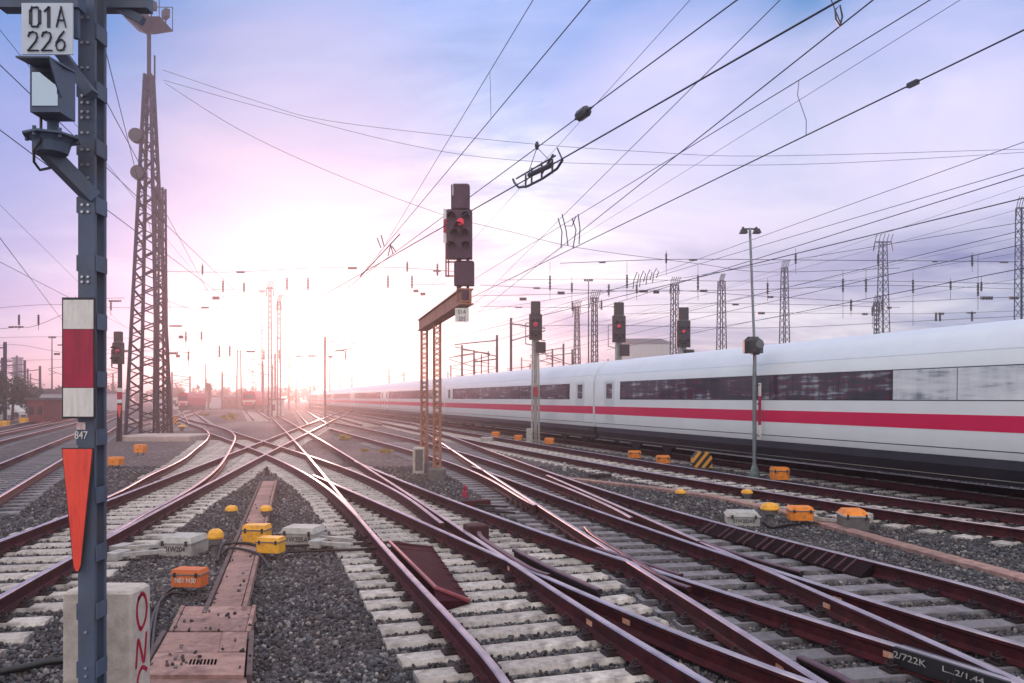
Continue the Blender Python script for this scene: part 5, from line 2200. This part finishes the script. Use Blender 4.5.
# white cabinet at far left edge
m = MB()
m.cbox((0, 0, .45), (.75, .6, .9), 0, .04)
cabx = thing('trackside_cabinet', 'pale cabinet at the far left edge beside the dark track', 'cabinet', P(2, 421, GZ))
m.build('housing', M_plaster, cabx)
m = MB()
m.box((0, -.302, .45), (.6, .01, .75))
m.build('door', M_grey, cabx)
for (px, py, lab) in [(5, 427, 'orange box beside the pale cabinet at the left edge'), (24, 424, 'yellow box on the ballast right of the pale cabinet at left')]:
    box_item('junction_box', lab, px, py, 7, 5, M_yellow, 0, depth=.4)


def rail_vehicle(label, px, py, D, w_px, h_px, name, cat, L=14):
    s = D / F
    o = thing(name, label, cat, Vector((mx(px, D), D, -.0)), -math.atan2(mx(px, D), D) * .4)
    w, h = w_px * s, h_px * s
    w = min(w, 3.0)
    m = MB()
    pr = [(-w / 2, .9), (w / 2, .9), (w / 2, h * .72), (w * .40, h * .93), (w * .2, h), (-w * .2, h), (-w * .40, h * .93), (-w / 2, h * .72)]
    m.xzprism(pr, 0, L)
    m.build('body', M_locored, o)
    m = MB()
    m.box((0, -.02, h * .72), (w * .74, .08, h * .2))
    m.build('windscreen', M_winglass, o)
    m = MB()
    m.box((0, -.02, h * .50), (w * .9, .06, h * .07))
    m.build('white_band', M_white, o)
    m = MB()
    m.box((0, L / 2, .55), (w * .9, L * .95, .7))
    for sx in (-1, 1):
        m.lathe([(.22, -.5), (.22, 0)], (sx * .85, 0, .95), 12, 'Y')
    m.build('underframe', M_dark, o)
    for sx in (-1, 1):
        m = MB()
        m.lathe([(.13, -.04), (.13, .03)], (sx * w * .32, -.02, h * .38), 12, 'Y')
        m.build('headlight', M_white, o)
        for yy in (2.5, L - 2.5):
            m = MB()
            m.lathe([(.45, -.07), (.45, .07)], (sx * .75, yy, .45), 16, 'X')
            m.build('wheel', M_dark, o)
    return o


rail_vehicle('small red locomotive standing right of the tall lattice mast', 183, 408, 118, 10.5, 19, 'locomotive', 'locomotive', 12)
rail_vehicle('red railcar facing the camera in the glare', 249, 410, 122, 14, 20, 'railcar', 'railcar', 24)

# ------------------------------------------------------------------ overhead wires
wire_no = [0]


def wire(label, pts, r=.011, fit=None, name='overhead_wire'):
    """pts: world points; straight or sagging"""
    b0 = Vector(pts[0])
    m = MB()
    m.tube([Vector(p) - b0 for p in pts], r * .8, 5)
    if fit is None:
        o = m.build(name, M_wire, loc=b0)
        return tag(o, label, 'overhead wire', 'overhead wires')
    o = thing(name, label, 'overhead wire', b0, group='overhead wires')
    m.build('conductor', M_wire, o)
    fit(o, b0)
    return o


def ray_on_z(x, y, z):
    d = (z - CH) * F / (HY - y)
    return Vector((mx(x, d), d, z))


def run(xa, ya, xb, yb, z, yfar=362.0, ynear=None, n=5):
    """a level wire whose image passes through two pixels, carried far along its own direction"""
    m = (xb - xa) / (yb - ya)
    yn = ya - 45 if ynear is None else ynear
    A = ray_on_z(xa + m * (yn - ya), yn, z)
    B = ray_on_z(xa + m * (yfar - ya), yfar, z)
    return [A, B]


def ins(o, b0, p, d, L=.22, r=.05):
    """ribbed insulator lying along direction d"""
    p = Vector(p) - b0
    d = Vector(d).normalized()
    m = MB()
    n = 6
    m.tube([p + d * (L * (k / n - .5)) for k in range(n + 1)], [r * (.55 if k % 2 else 1.0) for k in range(n + 1)], 10)
    m.build('insulator', M_insul, o)


def on_run(pts, x, y=None):
    """point of the straight run that shows at image column x"""
    A, B = pts[0], pts[-1]
    # solve (A+t(B-A)).x/(.y) = k
    k = (x - 512) / F
    d = B - A
    t = (k * A.y - A.x) / (d.x - k * d.y)
    return A + d * t, d.normalized()


w1 = run(533, 0, 385, 245, 7.6)
wire('wire sloping to the upper edge left of the middle, faintest of the steep ones', w1, .008)
w2 = run(590, 0, 400, 228, 6.4)
wire('steep wire left of the big signal running from the upper edge into the glow', w2, .009)
# dropper between w1 and w2
pa, _ = on_run(w1, 490)
pb, _ = on_run(w2, 491)
wire('short hanging wire joining the two steep wires left of the big signal', [pa, pb], .005)
w3 = run(737, 0, 512, 166, 6.3)


def fit3(o, b0):
    p, d = on_run(w3, 583)
    q0 = p - b0
    m = MB()
    m.tube([q0 - d * .26, q0 - d * .15, q0 - d * .12, q0 + d * .12, q0 + d * .15, q0 + d * .26], [.02, .03, .085, .085, .03, .02], 8)
    m.build('section_insulator', M_insul, o)


wire('wire with a fat dark insulator that crosses the upper edge right of the middle', w3, .011, fit3)
w4 = run(835, 3, 555, 163, 5.5)


def fit4(o, b0):
    p, d = on_run(w4, 537)
    p = p - b0
    sd2 = Vector((d.y, -d.x, 0))
    up = Vector((0, 0, 1))
    m = MB()
    d = d * 1.35
    # sledge runner below, curved up at the near end
    m.tube([p - d * .62 - up * .02, p - d * .5 - up * .10, p - d * .15 - up * .13, p + d * .25 - up * .12, p + d * .5 - up * .06, p + d * .62 + up * .06, p + d * .66 + up * .13], .020, 7)
    m.tube([p - d * .55 + up * .06 - sd2 * .07, p + d * .45 + up * .06 - sd2 * .07], .014, 6)
    m.tube([p - d * .62 - up * .02, p - d * .5 + up * .20], .012, 6)
    for f, w_ in ((-.38, .12), (-.12, .16), (.14, .17), (.30, .12)):
        m.bar(p + d * f - up * .13, p + d * f + up * (w_ - .04), .030, .05)
    m.tube([p - d * .36 + up * .0, p + d * .2 + up * .04], .042, 8)
    m.tube([p - d * .40 + up * .14, p - d * .12 - up * .05], .018, 6)
    m.tube([p - d * .35 + up * .05, p + up * .40], .006, 5)
    m.tube([p + d * .22 + up * .10, p + up * .40], .006, 5)
    m.lathe([(.02, -.06), (.038, 0), (.02, .06)], p + up * .43, 8)
    m.build('section_isolator', M_insul, o)


wire('contact wire carrying the sledge shaped isolator right of the big signal', w4, .014, fit4)
w5 = run(780, 0, 572, 207, 6.9)
wire('thin wire crossing behind the isolator wire near the upper right of the middle', w5, .008)
w6 = run(873, 0, 585, 228, 6.6)
wire('steep dark wire ending at the upper edge above the slender lamp post', w6, .012)
w7 = run(930, 0, 605, 199, 6.8)
w8 = run(1024, 30, 615, 228, 5.5)


def fit8(o, b0):
    p, d = on_run(w8, 913)
    p = p - b0
    m = MB()
    m.box(p, (.05, .14, .05), rz=-math.atan2(d.x, d.y))
    m.build('clamp', M_insul, o)


wire('upper wire of the pair joined by a loose dropper at the upper right', w7, .010)
wire('lower wire of the pair with a small clamp, reaching the right edge', w8, .012, fit8)
pa, _ = on_run(w7, 799)
pb, _ = on_run(w8, 806)
wire('loose dropper between the two wires at the upper right', [pa, pa.lerp(pb, .3) + Vector((-.05, 0, 0)), pa.lerp(pb, .75) + Vector((.03, 0, 0)), pb], .007)
# pulley clip on w4 / w6 near the top
pa, d_a = on_run(w6, 840)
m = MB()
m.tube([Vector((0, 0, 0)), Vector((.03, 0, .12)), Vector((.0, 0, .26)), Vector((-.06, 0, .2)), Vector((-.05, 0, .08)), Vector((0, 0, 0))], .012, 6)
m.tube([Vector((0, 0, .05)), Vector((-.12, .1, .5))], .008, 5)
tag(m.build('wire_clip', M_insul, loc=pa), 'looped dark clip on the steep wire near the upper edge', 'wire clip')
labs = ['highest of the thin wires sloping up to the right edge', 'second of the thin wires sloping up to the right edge', 'third of the thin wires sloping up to the right edge', 'fourth of the thin wires, ending at the lattice tower on the right edge']
for (xa, ya, xb, yb, z, r), lab in zip([(1024, 142, 785, 228, 7.2, .010), (1024, 168, 821, 228, 6.6, .010), (1024, 175, 855, 228, 6.2, .013), (1024, 198, 901, 228, 5.5, .014)], labs):
    wire(lab, run(xa, ya, xb, yb, z, yfar=352, ynear=ya - 25), r)
for (xa, ya, xb, yb, z, r), lab in zip([(1024, 230, 768, 292, 6.8, .013), (1024, 244, 700, 318, 6.0, .013), (1024, 268, 800, 312, 5.5, .015), (1024, 222, 780, 262, 7.6, .012)],
                                       ['thin wire low on the right passing over the horned tower', 'thin wire just above the roof of the train on the right', 'lowest wire above the roof of the train on the right', 'thin wire passing the top of the horned tower']):
    wire(lab, run(xa, ya, xb, yb, z, yfar=350, ynear=ya - 12), r)
for (xa, ya, xb, yb, z, r), lab in zip([(108, 60, 133, 160, 7.0, .008), (107, 103, 130, 146, 6.5, .008), (0, 65, 130, 190, 6.6, .010), (0, 130, 130, 227, 5.8, .010), (0, 238, 62, 320, 5.6, .011), (0, 262, 190, 360, 6.4, .012)],
                                       ['steep thin wire between grey mast and tall lattice mast', 'second steep thin wire between grey mast and tall lattice mast', 'wire at the upper left edge passing behind the grey mast', 'second wire down the left edge passing behind the signal box',
                                        'lower wire at the left edge sinking towards the white board', 'lowest wire at the left edge sinking behind the grey mast']):
    m = (xb - xa) / (yb - ya)
    wire(lab, run(xa, ya, xb, yb, z, yfar=350, ynear=ya - 40), r)


# transverse span wires
def span(label, px, D, r=.016, name='span_wire', insul=(), hang=()):
    pts = [PD(x, y, D + k * 0) for k, (x, y) in enumerate(px)]
    b0 = pts[0]
    sm = []
    for i in range(len(pts) - 1):
        p0, p1, p2, p3 = pts[max(0, i - 1)], pts[i], pts[i + 1], pts[min(len(pts) - 1, i + 2)]
        for k in range(5):
            t = k / 5
            sm.append(.5 * ((2 * p1) + (p2 - p0) * t + (2 * p0 - 5 * p1 + 4 * p2 - p3) * t * t + (3 * p1 - p0 - 3 * p2 + p3) * t ** 3))
    sm.append(pts[-1])
    m = MB()
    m.tube([p - b0 for p in sm], r, 5)
    o = thing(name, label, 'span wire', b0, group='wires across the tracks')
    m.build('conductor', M_wire, o)
    s = D / F
    for (x, y, L, ww) in insul:       # lying insulators
        p = PD(x, y, D) - b0
        m = MB()
        n = 8
        m.tube([p + Vector((L * s * (k / n - .5), 0, 0)) for k in range(n + 1)], [ww * s * .5 * (.6 if k % 2 else 1) for k in range(n + 1)], 9)
        m.build('insulator', M_insul, o)
    for (x, y0, y1, ya, yb) in hang:  # droppers with upright insulator
        m = MB()
        m.tube([PD(x, y0, D) - b0, PD(x, y1, D) - b0], .22 * s, 5)
        m.build('dropper', M_wire, o)
        m = MB()
        n = 8
        m.tube([PD(x, ya + (yb - ya) * k / n, D) - b0 for k in range(n + 1)], [s * (.7 if k % 2 else 1.25) for k in range(n + 1)], 8)
        m.build('insulator', M_insul, o)
    return o


span('slack pair of wires, upper one, from the lattice mast towards the right', [(163, 70), (256, 101), (330, 121), (512, 142), (650, 152), (768, 156), (1060, 148)], 42, .012)
span('slack pair of wires, lower one, from the lattice mast towards the right', [(163, 80), (256, 106), (400, 143), (512, 160), (680, 165), (840, 163), (1060, 150)], 42, .012)
span('lower slack wire from the lattice mast running behind the big signal', [(165, 83), (240, 130), (330, 172), (438, 213), (512, 232), (580, 248), (700, 264), (768, 272), (900, 268)], 42, .013)
span('wire with upright insulators across the sky above the train', [(500, 280), (600, 279), (720, 281), (880, 281), (1020, 284)], 60, .018,
     hang=[(550, 262, 300, 276, 290), (627, 262, 300, 275, 288), (698, 265, 300, 276, 290), (843, 270, 318, 279, 292), (866, 270, 300, 279, 292), (913, 272, 326, 280, 293), (978, 255, 310, 283, 296)])
span('wire with oval insulators in front of the right hand cloud bank', [(470, 296), (560, 294), (660, 290), (760, 296), (880, 302), (980, 298), (1022, 297)], 60, .018,
     insul=[(523, 299, 7, 4), (561, 293, 7, 4), (656, 292, 6, 4), (986.5, 298, 11, 4), (1014, 298, 8, 3.5), (770, 297, 6, 2.5)])
span('lowest wire across the tracks just above the roof of the train', [(520, 327), (600, 325), (760, 328), (900, 322), (1022, 316)], 60, .018,
     hang=[(936, 312, 322, 313, 321), (940, 312, 322, 313, 321), (972, 311, 322, 312, 321)])
span('wire with upright insulators across the glow left of the big signal', [(200, 290), (290, 288), (360, 286), (446, 284)], 70, .018,
     insul=[(416, 291, 5, 4), (423, 294, 5, 4)], hang=[(287, 276, 292, 278, 290), (308, 276, 292, 278, 290), (388, 274, 290, 276, 288), (412, 274, 290, 276, 288), (223, 275, 310, 281, 292), (244, 280, 305, 283, 292)])
span('wire with upright insulators across the sky at the far left', [(-10, 330), (18, 327), (38, 325), (95, 301), (125, 298)], 60, .018,
     insul=[(16, 327, 14, 2), (115, 301, 12, 2)], hang=[(19, 314, 330, 315, 325), (38.5, 314, 330, 315, 325)])
span('thin wire with short fittings low above the left horizon', [(-10, 346), (20, 345), (60, 352), (100, 354), (160, 350), (230, 358)], 75, .018,
     insul=[(57, 354, 5, 2.5), (62, 345, 8, 1.6), (176, 326, 12, 2), (216, 298, 6, 4), (181, 337, 3.5, 3.5), (178, 356, 3, 3)])
span('faint wire from the lattice mast to the right through the pink glow', [(165, 300), (250, 330), (330, 348), (420, 352)], 75, .018, insul=[(175, 326, 11, 1.8)])
for k, (y0, D, xa, xb) in enumerate([(306, 80, -10, 240), (338, 95, -10, 300), (358, 110, -10, 420), (352, 100, 100, 420), (305, 75, 480, 900), (313, 85, 620, 1020), (288, 66, 480, 1022), (262, 52, 560, 1022), (270, 62, 150, 470)]):
    rr = random.Random(900 + k)
    px_ = [(xa + (xb - xa) * t, y0 + rr.uniform(-3, 3)) for t in (0, .25, .5, .75, 1)]
    nh = int((xb - xa) / 52)
    hg = []
    li = []
    for j in range(nh):
        x = rr.uniform(xa + 8, xb - 8)
        t = (x - xa) / (xb - xa) * 4
        i0 = min(3, int(t))
        yy = px_[i0][1] * (1 - t + i0) + px_[i0 + 1][1] * (t - i0)
        if rr.random() < .55:
            hg.append((x, yy - rr.uniform(6, 14), yy + rr.uniform(2, 16), yy - 6, yy + rr.uniform(2, 5)))
        else:
            li.append((x, yy + .6, rr.uniform(4, 9), rr.uniform(1.6, 3.2)))
    span(['thin wire with small insulators over the left yard, highest', 'thin wire with small insulators over the left yard, middle', 'thin wire with small insulators just over the left horizon', 'thin wire with small insulators right of the tall lattice mast, low in the glare',
          'thin wire with small insulators behind the three signals over the train', 'thin wire with small insulators low behind the lamp post and horned tower', 'thin wire with many insulators level with the signal tops',
          'thin wire with insulators highest above the train on the right', 'thin wire with insulators through the glare beneath the big signal'][k], px_, D, .021, insul=li, hang=hg)
for k, (xa, ya, xb, yb, z) in enumerate([(1024, 186, 800, 262, 7.8), (1024, 208, 740, 285, 7.0), (1024, 252, 700, 305, 6.3), (1024, 236, 840, 276, 7.3), (1024, 278, 760, 320, 5.8), (960, 0, 700, 162, 7.6), (690, 0, 455, 260, 7.9), (0, 30, 60, 105, 7.4), (0, 205, 58, 262, 6.2)]):
    wire(['very thin wire sloping up to the right edge below the four thin ones', 'very thin wire passing just under the horned tower top', 'very thin wire low over the train towards the right edge', 'very thin wire crossing the horned tower halfway',
          'very thin wire skimming the roof of the train', 'very thin steep wire in the upper right corner', 'very thin steep wire ending at the upper edge near the fat insulator wire', 'very thin wire in the upper left corner beside the number board',
          'very thin wire at the left edge halfway up'][k], run(xa, ya, xb, yb, z, yfar=352, ynear=ya - 30), .006)
# curled dropper loops hanging under the wires
lp_ = [[(558, 218), (562, 232), (561, 248)], [(562, 214), (566, 230), (568, 246)], [(572, 218), (576, 230), (573, 248)], [(578, 214), (580, 228), (579, 244)]]
m = MB()
b0 = PD(568, 230, 14)
for l_ in lp_:
    m.tube([PD(x, y, 14) - b0 for x, y in l_], .010, 5)
m.tube([PD(x, y, 14) - b0 for x, y in [(562, 214), (565, 226), (572, 226), (576, 216)]], .009, 5)
tag(m.build('dropper_loops', M_wire, loc=b0), 'cluster of four curled dropper loops on the wires right of the big signal', 'dropper loops')
m = MB()
b0 = PD(645, 280, 26)
for k in range(4):
    x = 634 + k * 6.5
    m.tube([PD(x - 1, 289 - k * 2, 26) - b0, PD(x, 280 - k * 2, 26) - b0, PD(x + 3, 272 - k * 1.2, 26) - b0, PD(x + 5, 275 - k, 26) - b0, PD(x + 3, 284 - k * 2, 26) - b0], .014, 5)
tag(m.build('dropper_loops', M_wire, loc=b0), 'row of curled loops on the wire above the train, right of the lattice towers', 'dropper loops')
m = MB()
b0 = PD(380, 245, 20)
for pts in [[(377, 238), (381, 248)], [(381, 235), (384, 246)], [(388, 256), (391, 244)], [(393, 254), (391, 246)], [(396, 252), (392, 246)], [(360, 277), (400, 234)]]:
    m.tube([PD(x, y, 20) - b0 for x, y in pts], .014, 5)
tag(m.build('dropper_loops', M_wire, loc=b0), 'faint tangle of droppers in the pink glow left of the big signal', 'dropper loops')

for k, r in [(k, v) for k, v in list(globals().items()) if isinstance(v, Rail) and not v.raw and hasattr(v, 'res')]:
    print('rail', k, 'resid %.1f px' % r.res)
